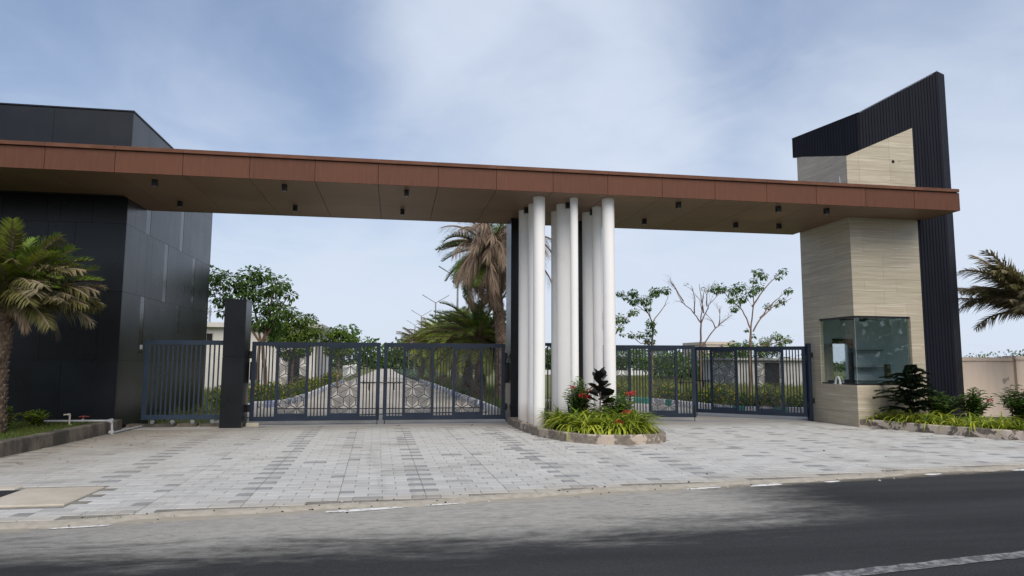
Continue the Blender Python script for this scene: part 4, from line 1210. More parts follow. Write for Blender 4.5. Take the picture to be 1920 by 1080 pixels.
def frond_mesh(name, L, droop, nleaf, leafL, seed, mat, dead=0.0, start=0.08, vang=0.55, width=0.022, swirl=0.15):
    """one palm frond along +X, rising then drooping; leaflets in two ranks"""
    rr = random.Random(seed); b = MB(); N = 16; pts = [Vector((0, 0, 0))]; ang = 0.0; yaw = rr.uniform(-swirl, swirl)
    for i in range(1, N + 1):
        s = i / N; a = -droop * s ** 1.6; y = yaw * s
        pts.append(pts[-1] + Vector((math.cos(a) * math.cos(y), math.cos(a) * math.sin(y), math.sin(a))) * (L / N))
    b.tube(pts, [.028 * (1 - .85 * i / N) + .003 for i in range(N + 1)], 4, cap=False, mi=1)
    for k in range(nleaf):
        s = start + (1 - start) * (k + rr.uniform(0, .6)) / nleaf; x = min(s, .999) * N; i = int(x); p = pts[i].lerp(pts[i + 1], x - i)
        t = (pts[i + 1] - pts[i]).normalized(); side = Vector((-t.y, t.x, 0)).normalized(); up = side.cross(t) * -1
        if up.z < 0: up = -up
        ll = leafL * (math.sin(PI * min(1, (s * .86 + .14))) ** .55 * .75 + .25) * rr.uniform(.8, 1.1)
        for sg in (-1, 1):
            va = vang * rr.uniform(.4, 1.3) if not dead else rr.uniform(-.8, .3)
            d = (t * rr.uniform(.55, .85) + side * sg * rr.uniform(.75, 1) * (1 - .5 * dead) + up * va).normalized()
            if dead: d = (d + Vector((0, 0, -1)) * dead * rr.uniform(.5, 1.4)).normalized()
            w = width * rr.uniform(.8, 1.2); ws = d.cross(up).normalized() if abs(d.dot(up)) < .95 else side
            sag = Vector((0, 0, -1)) * ll * (rr.uniform(.05, .22) + .3 * dead)
            m_ = p + d * ll * .5; e_ = p + d * ll + sag
            b.add([tuple(p + ws * w * .4), tuple(p - ws * w * .4), tuple(m_ - ws * w * .5), tuple(m_ + ws * w * .5), tuple(e_)], [(0, 1, 2, 3), (3, 2, 4)], 0)
    o = b.build(name, [M[mat], M['palmbark'] if not dead else M['dead']])
    me = o.data; bpy.data.objects.remove(o); return me


def palm_trunk(pts, rs, seed, parent, boots=True):
    rr = random.Random(seed); b = MB(); P = [Vector(p) for p in pts]
    n = 14; fine = []; fr = []
    seg = 10
    for i in range(len(P) - 1):
        for k in range(seg): fine.append(P[i].lerp(P[i + 1], k / seg)); fr.append(rs[i] + (rs[i + 1] - rs[i]) * k / seg)
    fine.append(P[-1]); fr.append(rs[-1])
    b.tube(fine, [r * rr.uniform(.93, 1.04) for r in fr], n)
    if boots:
        L = sum((a - c).length for a, c in zip(fine, fine[1:])); rows = int(L / .085)
        for j in range(rows):
            x = (j + .3) / rows * (len(fine) - 1); i = min(int(x), len(fine) - 2); c = fine[i].lerp(fine[i + 1], x - i); r = fr[i] + (fr[i + 1] - fr[i]) * (x - i)
            m = max(6, int(2 * PI * r / .12))
            for k in range(m):
                a = 2 * PI * (k + .5 * (j % 2)) / m + rr.uniform(-.1, .1); d = Vector((math.cos(a), math.sin(a), 0)); s = Vector((-d.y, d.x, 0))
                h, o_ = .085 * rr.uniform(.8, 1.3), rr.uniform(.02, .05); w = .05 * rr.uniform(.8, 1.2)
                q = c + d * r * .96
                b.add([tuple(q - s * w), tuple(q + s * w), tuple(q + d * o_ + s * w * .5 + Vector((0, 0, h))), tuple(q + d * o_ - s * w * .5 + Vector((0, 0, h))), tuple(q + s * w + Vector((0, 0, h * .9))), tuple(q - s * w + Vector((0, 0, h * .9)))],
                      [(0, 1, 2, 3), (3, 2, 4, 5), (1, 4, 2), (0, 3, 5)])
    return b.build('trunk', M['palmbark'], parent)


FR = {}
def fronds(kind):
    if kind in FR: return FR[kind]
    base = kind.replace('fine_', ''); fine = kind != base
    mat, dd, vang = {'green': ('frond', 0.0, 0.55), 'lime': ('frondlime', 0.0, 0.5), 'olive': ('frondolive', 0.12, 0.35), 'dead': ('dead', 0.9, 0), 'grey': ('drygrey', 0.06, 0.35)}[base]
    dead = base == 'dead'
    if dead: n, l, w, dr = (70, .26, .0055, (1.2, 1.6, 2.0)) if fine else (70, .24, .010, (1.3, 1.6, 2.0))
    else: n, l, w, dr = (78, .19, .0115, (.7, 1.0, 1.35)) if fine else (66, .23, .0155, (.6, .9, 1.2))
    FR[kind] = [frond_mesh('frond', 1.0, d, n, l, i * 7 + len(kind), mat, dd, .10, vang, w) for i, d in enumerate(dr)]
    return FR[kind]


def crown_fronds(e, top, lst, seed):
    """lst: (kind, count, elevation range deg, length range, azimuth centre deg, azimuth spread deg)"""
    rr = random.Random(seed)
    for kind, n, (e0, e1), (l0, l1), ac, asp in lst:
        ms = fronds(kind)
        for k in range(n):
            az = R(ac + asp * ((k + rr.uniform(.1, .9)) / n - .5) * 2); el = R(rr.uniform(e0, e1)); L = rr.uniform(l0, l1)
            me = ms[rr.randrange(len(ms))]
            lift = rr.uniform(-.18, .02)
            link('frond', me, e, (top[0] + .08 * math.cos(az), top[1] + .08 * math.sin(az), top[2] + lift), (rr.uniform(-.3, .3), -el, az), L)


def make_palm(label, loc, trunk, rs, lst, seed, group, boots=True, name='palm_tree'):
    e = empty(name, loc); tag(e, label, 'palm', group)
    palm_trunk(trunk, rs, seed, e, boots); crown_fronds(e, trunk[-1], lst, seed + 1); return e


# ------------------------------------------------------------------ the palms
GP = 'palms inside and outside the entrance'
make_palm('large palm with green crown and drooping dry fronds in front of the black building', (-9.86, -0.15, .2),
          [(0.0, 0, 0), (-.02, 0, 1.2), (0.02, 0, 2.5)], [.24, .20, .23],
          [('green', 17, (35, 85), (1.3, 1.65), 0, 180), ('lime', 12, (35, 80), (1.3, 1.6), 290, 90), ('olive', 6, (40, 75), (1.3, 1.6), 300, 80), ('green', 12, (25, 60), (1.4, 1.75), 0, 70), ('olive', 7, (35, 65), (1.4, 1.7), 285, 60),
           ('grey', 11, (14, 44), (1.45, 1.75), -12, 36), ('olive', 8, (10, 45), (1.4, 1.7), -12, 45), ('olive', 6, (10, 35), (1.5, 1.8), 0, 60), ('grey', 5, (5, 40), (1.5, 1.8), 200, 100), ('dead', 3, (10, 30), (1.0, 1.3), -20, 50), ('dead', 4, (-60, -20), (.5, .8), -40, 120)], 31, GP)
make_palm('greyish dry palm at the right edge over the beige wall', (14.42, 1.15, .13),
          [(0, 0, 0), (.03, 0, 1.2), (0.0, 0, 2.85)], [.16, .14, .17],
          [('olive', 12, (35, 85), (1.6, 2.0), 180, 120), ('grey', 18, (15, 70), (1.8, 2.25), 180, 75), ('grey', 8, (10, 60), (1.5, 2.0), 0, 180), ('olive', 8, (35, 65), (1.6, 2.0), 200, 60)], 47, GP)
make_palm('tall leaning palm with a skirt of dead brown fronds behind the tall black pier', (1.66, 12.0, 0),
          [(0, 0, 0), (-.05, 0, 2.3), (-.25, 0, 4.1), (-.52, 0, 6.0)], [.24, .22, .20, .22],
          [('fine_green', 15, (10, 75), (1.9, 2.4), 180, 180), ('fine_green', 22, (-50, 15), (1.9, 2.4), 190, 62), ('fine_dead', 46, (-25, 40), (2.0, 3.0), 292, 66), ('fine_dead', 30, (-70, -25), (1.9, 2.9), 295, 75), ('fine_dead', 12, (30, 65), (1.9, 2.4), 270, 90), ('fine_olive', 5, (-30, 20), (1.6, 2.0), 230, 60)], 53, GP)
for i, (u, v, h, L, mix, lab) in enumerate((
        (1.0, 14.0, 2.6, 2.3, 'g', 'bushy green palm just left of the tall dead-skirted palm inside the gates'),
        (2.2, 14.6, 2.05, 1.9, 'l', 'bushy lime-green palm under the tall dead-skirted palm inside the gates'),
        (0.95, 18.5, 2.6, 2.2, 'l', 'third bushy palm along the estate road behind the left gates'),
        (0.75, 23.5, 2.6, 2.3, 'g', 'fourth bushy palm along the estate road behind the left gates'),
        (0.5, 29.0, 2.7, 2.4, 'l', 'fifth bushy palm along the estate road, olive from the distance'),
        (0.2, 36.0, 2.8, 2.5, 'o', 'sixth bushy palm along the estate road, small in the distance'),
        (-0.3, 45.0, 2.8, 2.6, 'o', 'farthest palm along the estate road seen over the left gates'))):
    k1, k2 = {'g': ('fine_green', 'fine_lime'), 'l': ('fine_lime', 'fine_lime'), 'o': ('fine_olive', 'fine_lime')}[mix]
    make_palm(lab, (u, v, 0), [(0, 0, 0), (.03, 0, h * .5), (0, 0, h)], [.26, .22, .22],
              [(k1, 24, (15, 70), (L * .8, L), 0, 180), (k2, 26, (-30, 50), (L * .75, L), 180, 180), (k1, 8, (50, 85), (L * .8, L), 0, 180), ('fine_dead', 4, (-50, -10), (L * .6, L * .8), 200, 180)], 60 + i, GP, boots=i < 3)

# ------------------------------------------------------------------ trees beyond the gates
make_tree('broadleaf_tree', 'dense dark-green tree rising behind the short black pillar', 13,
 [[(-7.64, -0.27), (-7.6, 1.29), (-7.57, 2.29)], [(-7.27, -0.28), (-7.33, 1.29), (-7.47, 2.3)], [(-7.57, 2.29), (-7.92, 2.8), (-8.43, 3.4), (-9.12, 4.51)], [(-7.53, 2.3), (-7.74, 3.11), (-7.97, 3.92), (-8.04, 4.64)], [(-7.47, 2.3), (-7.25, 3.11), (-7.15, 3.94), (-6.92, 4.66)], [(-7.43, 2.3), (-7.05, 3.01), (-6.74, 3.63), (-6.5, 4.05)]],
 [(-9.26, 4.71, 0.39), (-9.41, 4.2, 0.26), (-8.77, 4.52, 0.43), (-8.46, 4.01, 0.43), (-9.03, 3.86, 0.32), (-8.0, 4.74, 0.43), (-7.61, 4.85, 0.39), (-7.3, 4.35, 0.47), (-7.88, 4.19, 0.47), (-6.81, 4.46, 0.39), (-6.5, 4.05, 0.21), (-7.37, 3.73, 0.47), (-7.64, 3.11, 0.47), (-7.24, 2.87, 0.39), (-6.93, 3.43, 0.39), (-8.54, 3.6, 0.26), (-8.95, 3.39, 0.17), (-7.03, 2.61, 0.26), (-8.2, 4.4, .4), (-7.1, 3.1, .35)],
 'leafdark', .21, 1.0, .085, seed=2, spread=.6)
make_tree('broadleaf_tree', 'fresh-green bushy tree in the row right of the dense tree', 18,
 [[(-7.06, -0.08), (-7.04, 1.23), (-6.99, 2.43)], [(-6.99, 2.43), (-7.3, 3.28), (-7.36, 3.64)], [(-6.99, 2.43), (-6.71, 3.04), (-6.56, 3.41)], [(-6.99, 2.43), (-6.35, 2.8), (-6.12, 3.05)]],
 [(-7.32, 3.76, 0.38), (-6.84, 3.41, 0.4), (-7.53, 3.15, 0.45), (-6.93, 2.8, 0.55), (-6.32, 3.46, 0.23), (-6.12, 2.93, 0.38), (-7.85, 2.55, 0.38), (-6.46, 2.56, 0.45), (-7.39, 2.55, 0.45), (-7.25, 1.95, 0.38), (-6.56, 2.08, 0.38)],
 'leafmid', .23, 1.3, .07, seed=3)
make_tree('broadleaf_tree', 'small fresh-green tree farthest along the estate road, lowest over the left gate', 26,
 [[(-5.69, 0.25), (-5.63, 1.15), (-5.64, 2.66)], [(-5.64, 2.66), (-5.89, 3.11)], [(-5.64, 2.66), (-5.3, 3.12)]],
 [(-5.98, 3.11, 0.37), (-5.54, 3.27, 0.34), (-5.23, 2.91, 0.28), (-4.81, 2.76, 0.19), (-6.35, 2.72, 0.31), (-5.64, 2.66, 0.44), (-6.1, 2.2, 0.37), (-5.27, 2.21, 0.37)],
 'leafmid', .24, 1.4, .07, seed=4)
make_tree('broadleaf_tree', 'open-crowned young tree with leaf tufts seen just right of the white columns', 18,
 [[(9.99, 0.08), (10.05, 2.5), (10.1, 3.49)], [(10.1, 3.49), (9.82, 3.99), (9.43, 4.23), (8.53, 4.84)], [(10.1, 3.49), (10.21, 3.74), (10.75, 4.42), (10.89, 4.84)], [(9.82, 3.99), (9.65, 4.32), (9.61, 4.74)], [(10.09, 3.08), (9.95, 4.07), (10.14, 4.83)], [(10.05, 2.5), (9.49, 2.49), (9.06, 2.86)]],
 [(8.36, 4.92, 0.16), (9.01, 4.93, 0.22), (9.09, 4.6, 0.24), (9.65, 4.61, 0.3), (10.14, 5.0, 0.24), (10.8, 5.14, 0.2), (8.99, 3.97, 0.12), (9.94, 3.49, 0.22), (9.93, 3.07, 0.22), (9.97, 2.66, 0.24), (8.98, 2.9, 0.13), (9.37, 2.9, 0.16), (9.73, 4.19, 0.12), (8.66, 4.72, 0.11), (10.41, 5.13, 0.16)],
 'leafdark', .18, 1.5, .06, seed=5, spread=.4)
make_tree('broadleaf_tree', 'small leafy tree half hidden behind the front right white column', 14,
 [[(6.65, 0.37), (6.71, 2.08), (6.79, 2.66)], [(6.79, 2.66), (6.98, 3.02), (7.06, 3.39)], [(6.79, 2.66), (7.21, 3.24), (7.67, 3.72)]],
 [(7.02, 3.46, 0.24), (7.36, 3.39, 0.14), (6.98, 3.02, 0.14), (7.67, 3.72, 0.15), (6.76, 3.24, 0.21), (7.13, 2.73, 0.07), (6.5, 3.6, .25), (6.3, 3.2, .2)],
 'leafmid', .16, 1.4, .05, seed=6, spread=.3)
make_tree('bare_tree', 'nearly bare reddish-branched tree in the middle over the right gates', 15,
 [[(11.16, -0.05), (11.18, 2.28), (11.25, 3.35)], [(11.25, 3.35), (10.94, 3.8), (10.42, 4.33), (10.04, 5.17)], [(11.25, 3.35), (11.47, 3.89), (11.64, 4.28), (12.06, 4.75)], [(11.21, 2.24), (11.94, 3.13), (12.36, 3.44), (12.74, 3.76)], [(11.94, 3.13), (11.82, 3.43), (11.62, 3.66)], [(12.1, 3.25), (12.24, 3.67), (12.33, 4.06)], [(10.94, 3.8), (10.91, 4.42), (10.68, 5.03)], [(11.25, 3.35), (11.23, 4.12), (11.29, 4.89)], [(11.55, 4.12), (11.49, 4.66), (11.54, 5.13)], [(10.42, 4.33), (10.19, 4.86), (9.92, 5.28)], [(11.38, 3.81), (11.2, 4.42), (11.05, 5.11)]],
 [(10.48, 5.09, 0.07), (11.57, 4.86, 0.09), (11.41, 4.93, 0.06)],
 'leafmid', .11, 1.0, .06, 'barkred', seed=7, twigs=5, spread=.4)
make_tree('broadleaf_tree', 'tallest tree over the right gates with sparse dark leaves', 17,
 [[(14.65, -0.01), (14.73, 2.35), (14.76, 3.25)], [(14.74, 3.25), (14.6, 3.75), (14.26, 4.32), (13.74, 4.81), (13.4, 5.22)], [(14.77, 3.26), (14.85, 3.92), (14.91, 4.67), (14.89, 5.17), (14.94, 6.01)], [(14.88, 3.09), (15.26, 3.76), (15.78, 4.27), (16.79, 4.75)], [(14.88, 4.33), (15.35, 4.93), (15.91, 5.53), (16.62, 6.14)], [(14.26, 4.32), (14.14, 4.82), (14.11, 5.23)], [(15.26, 3.76), (15.78, 4.35), (16.71, 5.12)]],
 [(13.4, 5.22, 0.25), (12.96, 5.17, 0.25), (13.65, 4.64, 0.21), (14.02, 5.15, 0.27), (14.38, 5.32, 0.23), (14.36, 4.74, 0.25), (14.82, 5.08, 0.27), (15.12, 6.01, 0.21), (15.56, 5.85, 0.19), (16.57, 6.13, 0.17), (16.19, 5.79, 0.15), (15.46, 5.35, 0.21), (15.78, 4.35, 0.17), (16.42, 4.61, 0.14), (16.71, 5.12, 0.17), (16.14, 4.44, 0.11), (13.81, 4.23, 0.19), (14.66, 3.17, 0.08), (15.01, 2.85, 0.09), (14.92, 5.59, 0.15)],
 'leafdark', .19, 1.15, .08, seed=8, spread=.5)
make_tree('broadleaf_tree', 'bright-green feathery tree behind the grey shed', 35,
 [[(25.09, -0.04), (25.23, 2.01), (25.32, 2.78)], [(25.32, 2.78), (24.22, 2.97)], [(25.32, 2.78), (26.62, 3.57)], [(25.32, 2.78), (27.6, 3.32)]],
 [(22.97, 2.89, 0.36), (23.66, 2.77, 0.3), (24.22, 2.97, 0.36), (24.9, 2.71, 0.3), (25.9, 3.17, 0.42), (26.62, 3.57, 0.36), (27.6, 3.32, 0.3), (27.02, 3.05, 0.3), (25.31, 2.39, 0.48), (23.78, 2.38, 0.42), (26.58, 2.53, 0.42)],
 'leafmid', .22, 1.1, .1, seed=9)
make_tree('broadleaf_tree', 'round dark tree on the skyline above the beige wall', 60,
 [[(56.0, -0.1), (56.1, 2.0), (56.0, 2.8)], [(56.0, 2.8), (55.2, 3.4)], [(56.0, 2.8), (56.9, 3.3)]],
 [(55.2, 3.2, .8), (56.2, 3.6, .9), (57.1, 3.0, .8), (54.2, 2.5, .6), (58.4, 2.4, .7), (56.0, 2.7, 1.0), (53.0, 2.2, .5), (60.2, 2.3, .6)],
 'leafdark', .28, 1.6, .15, seed=10, spread=1.0)


# far masses of trees: thousands of leaf clumps along a line
def far_trees(name, line, h, seed, mat, size, n, depth=6.0):
    rr = random.Random(seed); b = MB()
    for _ in range(n):
        t = rr.random() * (len(line) - 1); i = min(int(t), len(line) - 2); f = t - i
        u = line[i][0] + (line[i + 1][0] - line[i][0]) * f; v = line[i][1] + (line[i + 1][1] - line[i][1]) * f
        hh = h * (.55 + .3 * math.sin(t * 9.1 + seed) * math.sin(t * 3.7 + 1) + .22 * math.sin(t * 31 + seed * 2))
        hh = max(hh, h * .25)
        z = hh * rr.random() ** .7; p = Vector((u + rr.uniform(-1, 1), v + rr.uniform(-.5, .5) * depth, z))
        d = rvec(rr); d.z -= .2; add_leaf(b, p, d, rvec(rr), size * rr.uniform(.6, 1.4), size * .6)
    return tag(b.build(name, M[mat]), kind='stuff')


far_trees('distant_treeline', [(-30, 125), (-8, 122), (6, 124), (18, 118), (30, 112)], 8.0, 3, 'leafdark', .8, 11000)
far_trees('distant_treeline', [(24, 95), (40, 92), (52, 88)], 4.6, 5, 'leafdark', .5, 7000)
far_trees('distant_treeline', [(55, 110), (80, 95), (110, 80), (150, 60)], 4.2, 6, 'leafdark', .45, 9000)
far_trees('distant_treeline', [(19.5, 42), (26, 40)], 3.2, 8, 'leafdark', .3, 4000, 3)
# trees across the public road, behind the viewer: seen only mirrored in the dark cladding and glass
far_trees('roadside_treeline', [(-60, -36), (-25, -29), (0, -26), (25, -22), (60, -17)], 7.5, 9, 'leafdark', .6, 26000, 6)

# ------------------------------------------------------------------ planting in the beds
def strap_clump(seed, n, L, width, arch, mats):
    rr = random.Random(seed); b = MB()
    for k in range(n):
        az = 2 * PI * k / n + rr.uniform(-.3, .3); l = L * rr.uniform(.6, 1.15); up = rr.uniform(.75, 1.45); w = width * rr.uniform(.7, 1.2)
        d = Vector((math.cos(az), math.sin(az), 0)); s = Vector((-d.y, d.x, 0)); p = d * rr.uniform(0, .03); prev = None; N = 5; a = up
        mi = 0 if rr.random() < .7 else 1
        for i in range(N + 1):
            t = i / N; ww = w * (1 - t ** 2.2) * (.6 + .4 * min(1, t * 3)) + .0008
            row = [tuple(p - s * ww / 2 + Vector((0, 0, ww * .2))), tuple(p), tuple(p + s * ww / 2 + Vector((0, 0, ww * .2)))]
            if prev:
                o = len(b.v); b.v.extend(prev + row); b.f += [(o, o + 1, o + 4, o + 3), (o + 1, o + 2, o + 5, o + 4)]; b.mi += [mi, mi]
            prev = row; p = p + (d * math.cos(a) + Vector((0, 0, math.sin(a)))) * (l / N); a -= arch * rr.uniform(.7, 1.3) / N * (1.4 - .4 * up)
    o = b.build('clump', mats); me = o.data; bpy.data.objects.remove(o); return me


sm = [strap_clump(100 + i, 40, .40, .026, 2.3, [M['strap'], M['strapgreen']]) for i in range(4)]
# weld per blade so each blade is one island
for me in sm:
    bm_ = bmesh.new(); bm_.from_mesh(me); bmesh.ops.remove_doubles(bm_, verts=bm_.verts, dist=1e-5); bm_.to_mesh(me); bm_.free()
rnd = random.Random(77)
def place_strap(u, v, z, sc, lab, grp):
    o = link('spider_plant', sm[rnd.randrange(4)], None, (u, v, z), (rnd.uniform(-.1, .1), rnd.uniform(-.1, .1), rnd.uniform(0, 6.3)), sc); tag(o, lab, 'plant', grp)
cand = []
v = -1.25
while v < 1.6:
    u = 0.9
    while u < 2.9:
        p = (u + rnd.uniform(-.06, .06), v + rnd.uniform(-.06, .06))
        q = all(inside((p[0] + a, p[1] + b2), ISL) for a, b2 in ((-.33, 0), (.36, 0), (0, -.48), (0, .2), (.32, -.34), (-.30, -.34)))
        if q and v < .35 and p[0] > .92 + max(0, v + .5) * .12: cand.append(p)
        u += .185
    v += .19
for p in cand: place_strap(p[0], p[1], .12, rnd.uniform(1.5, 2.0), 'yellow-green strap-leaved clump in the island planter before the columns', 'spider plants in the island planter')
for row_, off in ((0, .30), (1, .62)):
    for k in range(15):
        t = (k + .5 * row_) / 14.0; L = t * 4.6; acc = 0
        for a, c in zip(RK[1:], RK[2:]):
            d = Vector(c) - Vector(a)
            if acc + d.length >= L: 
                p = Vector(a) + d.normalized() * (L - acc); nn = Vector((-d.y, d.x)).normalized(); break
            acc += d.length
        p = p + nn * (off + rnd.uniform(-.05, .05))
        if p.x < 9.35 and p.y > .9: p.y -= .2
        place_strap(p.x, p.y, .12, rnd.uniform(1.2, 1.6), 'yellow-green strap-leaved clump along the flaking kerb by the guardhouse', 'spider plants along the roadside planter')


def shrub(name, label, loc, h, w, nst, leafL, mats, seed, flowers=(), dens=26, group=None, cat='shrub', leafW=.42, upper=0):
    """stems with leaves in whorls; flowers = list of (du, dv, dz) heads"""
    rr = random.Random(seed); e = empty(name, loc); tag(e, label, cat, group)
    sb, lb, nb = MB(), MB(), MB()
    for k in range(nst):
        a = rr.uniform(0, 2 * PI); q = rr.random() ** .6 * w; tip = Vector((math.cos(a) * q, math.sin(a) * q, h * rr.uniform(.6, 1.0) * (1 - .25 * q / w)))
        p0 = tip * .08; p0.z = 0; mid = tip * .5 + Vector((0, 0, h * .06)); mid.x *= .75; mid.y *= .75
        sb.tube([p0, mid, tip], [.011, .008, .004], 5, cap=False)
        for j in range(dens):
            t = .18 + .82 * (j + rr.random()) / dens; p = p0.lerp(mid, t * 2) if t < .5 else mid.lerp(tip, t * 2 - 1)
            az = j * 2.4 + rr.uniform(-.4, .4); d = Vector((math.cos(az), math.sin(az), rr.uniform(-.1, .6)))
            L = leafL * rr.uniform(.65, 1.15)
            add_leaf(nb if t > .86 and upper else lb, p, d, Vector((0, 0, 1)) + rvec(rr) * .3, L, L * leafW)
    sb.build('stem', M['bark'], e, smooth=True); lb.build('foliage', M[mats[0]], e)
    if nb.v: nb.build('new_leaves', M[mats[1]], e)
    for f in flowers:
        fb = MB(); rrf = random.Random(int(f[0] * 1000) + 3); r = f[3] if len(f) > 3 else .055
        for _ in range(46):
            d = rvec(rrf).normalized(); d.z = abs(d.z) * .9; c = Vector(f[:3]) + d * r * .75
            add_leaf(fb, c, (d + rvec(rrf) * .8), d, r * .55, r * .42, .1)
        sb2 = fb; fb.build('flower_head', M[mats[2]], e)
    return e


SG = 'flowering shrubs in the planters'
shrub('flowering_shrub', 'taller red-flowered shrub left of the black-leaved plant in the island planter', (1.58, .30, .12), 1.15, .36, 34, .16, ('leafshrub', 'leafnew', 'flowerred'), 5,
      ((-.02, -.30, .72, .075), (.10, -.34, .69, .07), (-.24, -.28, .90, .05), (.13, -.30, .83, .06)), group=SG, upper=1)
shrub('flowering_shrub', 'loose red-flowered shrub right of the black-leaved plant in the island planter', (2.24, -.30, .12), .98, .40, 30, .15, ('leafnew', 'leafnew', 'flowerred'), 6,
      ((.20, -.18, .76, .08), (.31, -.16, .80, .06), (.02, -.48, .42, .065), (.12, -.46, .42, .05)), group=SG, upper=1, dens=22)
shrub('flowering_shrub', 'low red-flowered shrub at the very front of the island planter', (2.02, -1.02, .12), .30, .20, 7, .10, ('leafnew', 'leafnew', 'flowerred'), 8, ((-.03, -.12, .24, .075),), group=SG, dens=10)
# black-leaved rubber plant
e = empty('rubber_plant', (1.88, -.22, .12)); tag(e, 'upright plant with big near-black leaves in the middle of the island planter', 'plant')
b = MB(); b.tube([(.02, 0, 0), (0, 0, .35), (.01, 0, .75), (-.03, 0, 1.22)], [.022, .019, .014, .006], 7, cap=False); b.build('stem', M['bark'], e, smooth=True)
rr = random.Random(12); lm = None
for j in range(19):
    t = j / 18; z = .58 + .58 * t; az = j * 2.4 + rr.uniform(-.25, .25); tilt = .22 + .85 * t + rr.uniform(-.12, .12)
    L = (.37 - .10 * t) * rr.uniform(.9, 1.1); W = L * .72; b = MB(); d = Vector((math.cos(az) * math.cos(tilt), math.sin(az) * math.cos(tilt), math.sin(tilt))); s = Vector((-math.sin(az), math.cos(az), 0)); n = s.cross(d) * -1; ro = rr.uniform(-.7, .7); s, n = s * math.cos(ro) + n * math.sin(ro), n * math.cos(ro) - s * math.sin(ro)
    p = Vector((0, 0, z)); rows_ = []
    for k in range(6):
        q = k / 5; ww = W / 2 * math.sin(PI * min(1, .04 + q * .96)) ** .7 + .002; c = p + d * (L * (.12 + .88 * q)) - Vector((0, 0, .06 * L * q * q)); rows_.append([tuple(c - s * ww + n * ww * .18), tuple(c), tuple(c + s * ww + n * ww * .18)])
    vs = [x for r_ in rows_ for x in r_]; fs = []
    for k in range(5): fs += [(3 * k, 3 * k + 1, 3 * k + 4, 3 * k + 3), (3 * k + 1, 3 * k + 2, 3 * k + 5, 3 * k + 4)]
    b.add(vs, fs); b.build('leaf', M['rubber'], e, smooth=True)
e = None
# broad upright blades
def blades(label, loc, n, L, W, seed, upr):
    e = empty('blade_plant', loc); tag(e, label, 'plant'); rr = random.Random(seed)
    for k in range(n):
        az = 2 * PI * k / n + rr.uniform(-.4, .4); tilt = R(rr.uniform(*upr)); l = L * rr.uniform(.65, 1.1); d = Vector((math.cos(az) * math.cos(tilt), math.sin(az) * math.cos(tilt), math.sin(tilt))); s = Vector((-math.sin(az), math.cos(az), 0)); n_ = s.cross(d) * -1
        vs = []; b = MB()
        for i in range(6):
            q = i / 5; ww = W / 2 * (.55 + .9 * q - 1.45 * q ** 3.2) + .002; c = d * l * q - Vector((math.cos(az), math.sin(az), 0)) * -.08 * q * q * l; vs += [tuple(c - s * ww + n_ * ww * .3), tuple(c), tuple(c + s * ww + n_ * ww * .3)]
        b.add(vs, [f for i in range(5) for f in ((3 * i, 3 * i + 1, 3 * i + 4, 3 * i + 3), (3 * i + 1, 3 * i + 2, 3 * i + 5, 3 * i + 4))]); b.build('blade', M['agave'], e, smooth=True)
    return e
blades('dark broad-bladed plant at the left of the island planter by the front left column', (1.02, .28, .12), 12, .55, .085, 3, (35, 75))
blades('two-bladed upright plant between the white columns in the island planter', (1.36, .20, .12), 3, .74, .07, 4, (76, 88))
shrub('dry_shrub', 'dry brown leaning shrub at the left end of the island planter', (.86, 1.25, .15), .42, .16, 4, .09, ('dead', 'dead', 'dead'), 9, dens=6)
# right bed
e = empty('conifer', (10.0, .55, .13)); tag(e, 'dark young layered conifer under the guardhouse window', 'conifer')
b = MB(); b.tube([(0, 0, 0), (.02, 0, .6), (0, 0, 1.38)], [.03, .022, .008], 7, cap=False); b.build('trunk', M['bark'], e, smooth=True)
b = MB(); rr = random.Random(3)
for lay, (z, rad, nb_) in enumerate(((.28, .60, 11), (.42, .68, 12), (.58, .74, 13), (.70, .70, 12), (.84, .66, 12), (.96, .60, 11), (1.08, .56, 10), (1.20, .34, 7), (1.32, .10, 4))):
    for k in range(nb_):
        az = 2 * PI * k / nb_ + lay * .5 + rr.uniform(-.3, .3); d = Vector((math.cos(az), math.sin(az), rr.uniform(0, .3))); s = Vector((-d.y, d.x, 0)); L = .9 * rad * rr.uniform(.35, 1.2) * (1.15 if math.cos(az) < -.3 else .95)
        for j in range(26):
            t = (j + 1) / 26; p = Vector((0, 0, z)) + d * L * t + Vector((0, 0, .08 * math.sin(t * 3) - .03 * t))
            for sg in (-1, 1):
                for q in range(3): add_leaf(b, p, d * .8 + s * sg * rr.uniform(.4, 1) + Vector((0, 0, rr.uniform(-.4, .5))), Vector((0, 0, 1)), .13 * rr.uniform(.7, 1.2) * (1 - .4 * t), .034)
b.build('foliage', M['pineneedle'], e)
shrub('dark_shrub', 'dark dense shrub in the shade between the conifer and the navy fin', (10.75, .55, .13), .85, .45, 34, .17, ('leafdark', 'leafshrub', 'flowerred'), 14, dens=24)
shrub('flowering_shrub', 'dark green shrub with a single red bloom in front of the navy fin', (11.02, -.15, .13), .95, .46, 36, .17, ('leafshrub', 'leafnew', 'flowerred'), 15, ((.24, -.24, .58, .06),), group=SG, dens=22)
shrub('tall_shrub', 'glossy green shrub with one tall shoot in front of the beige wall', (11.75, -.75, .13), 1.05, .48, 40, .17, ('leafshrub', 'leafnew', 'flowerred'), 16, dens=24)
b_e = shrub('tall_shrub', 'thin dark shoot with brown tip rising above the shrub before the beige wall', (11.62, -.62, .13), 1.12, .05, 2, .10, ('leafdark', 'dead', 'flowerred'), 17, dens=16, upper=1)
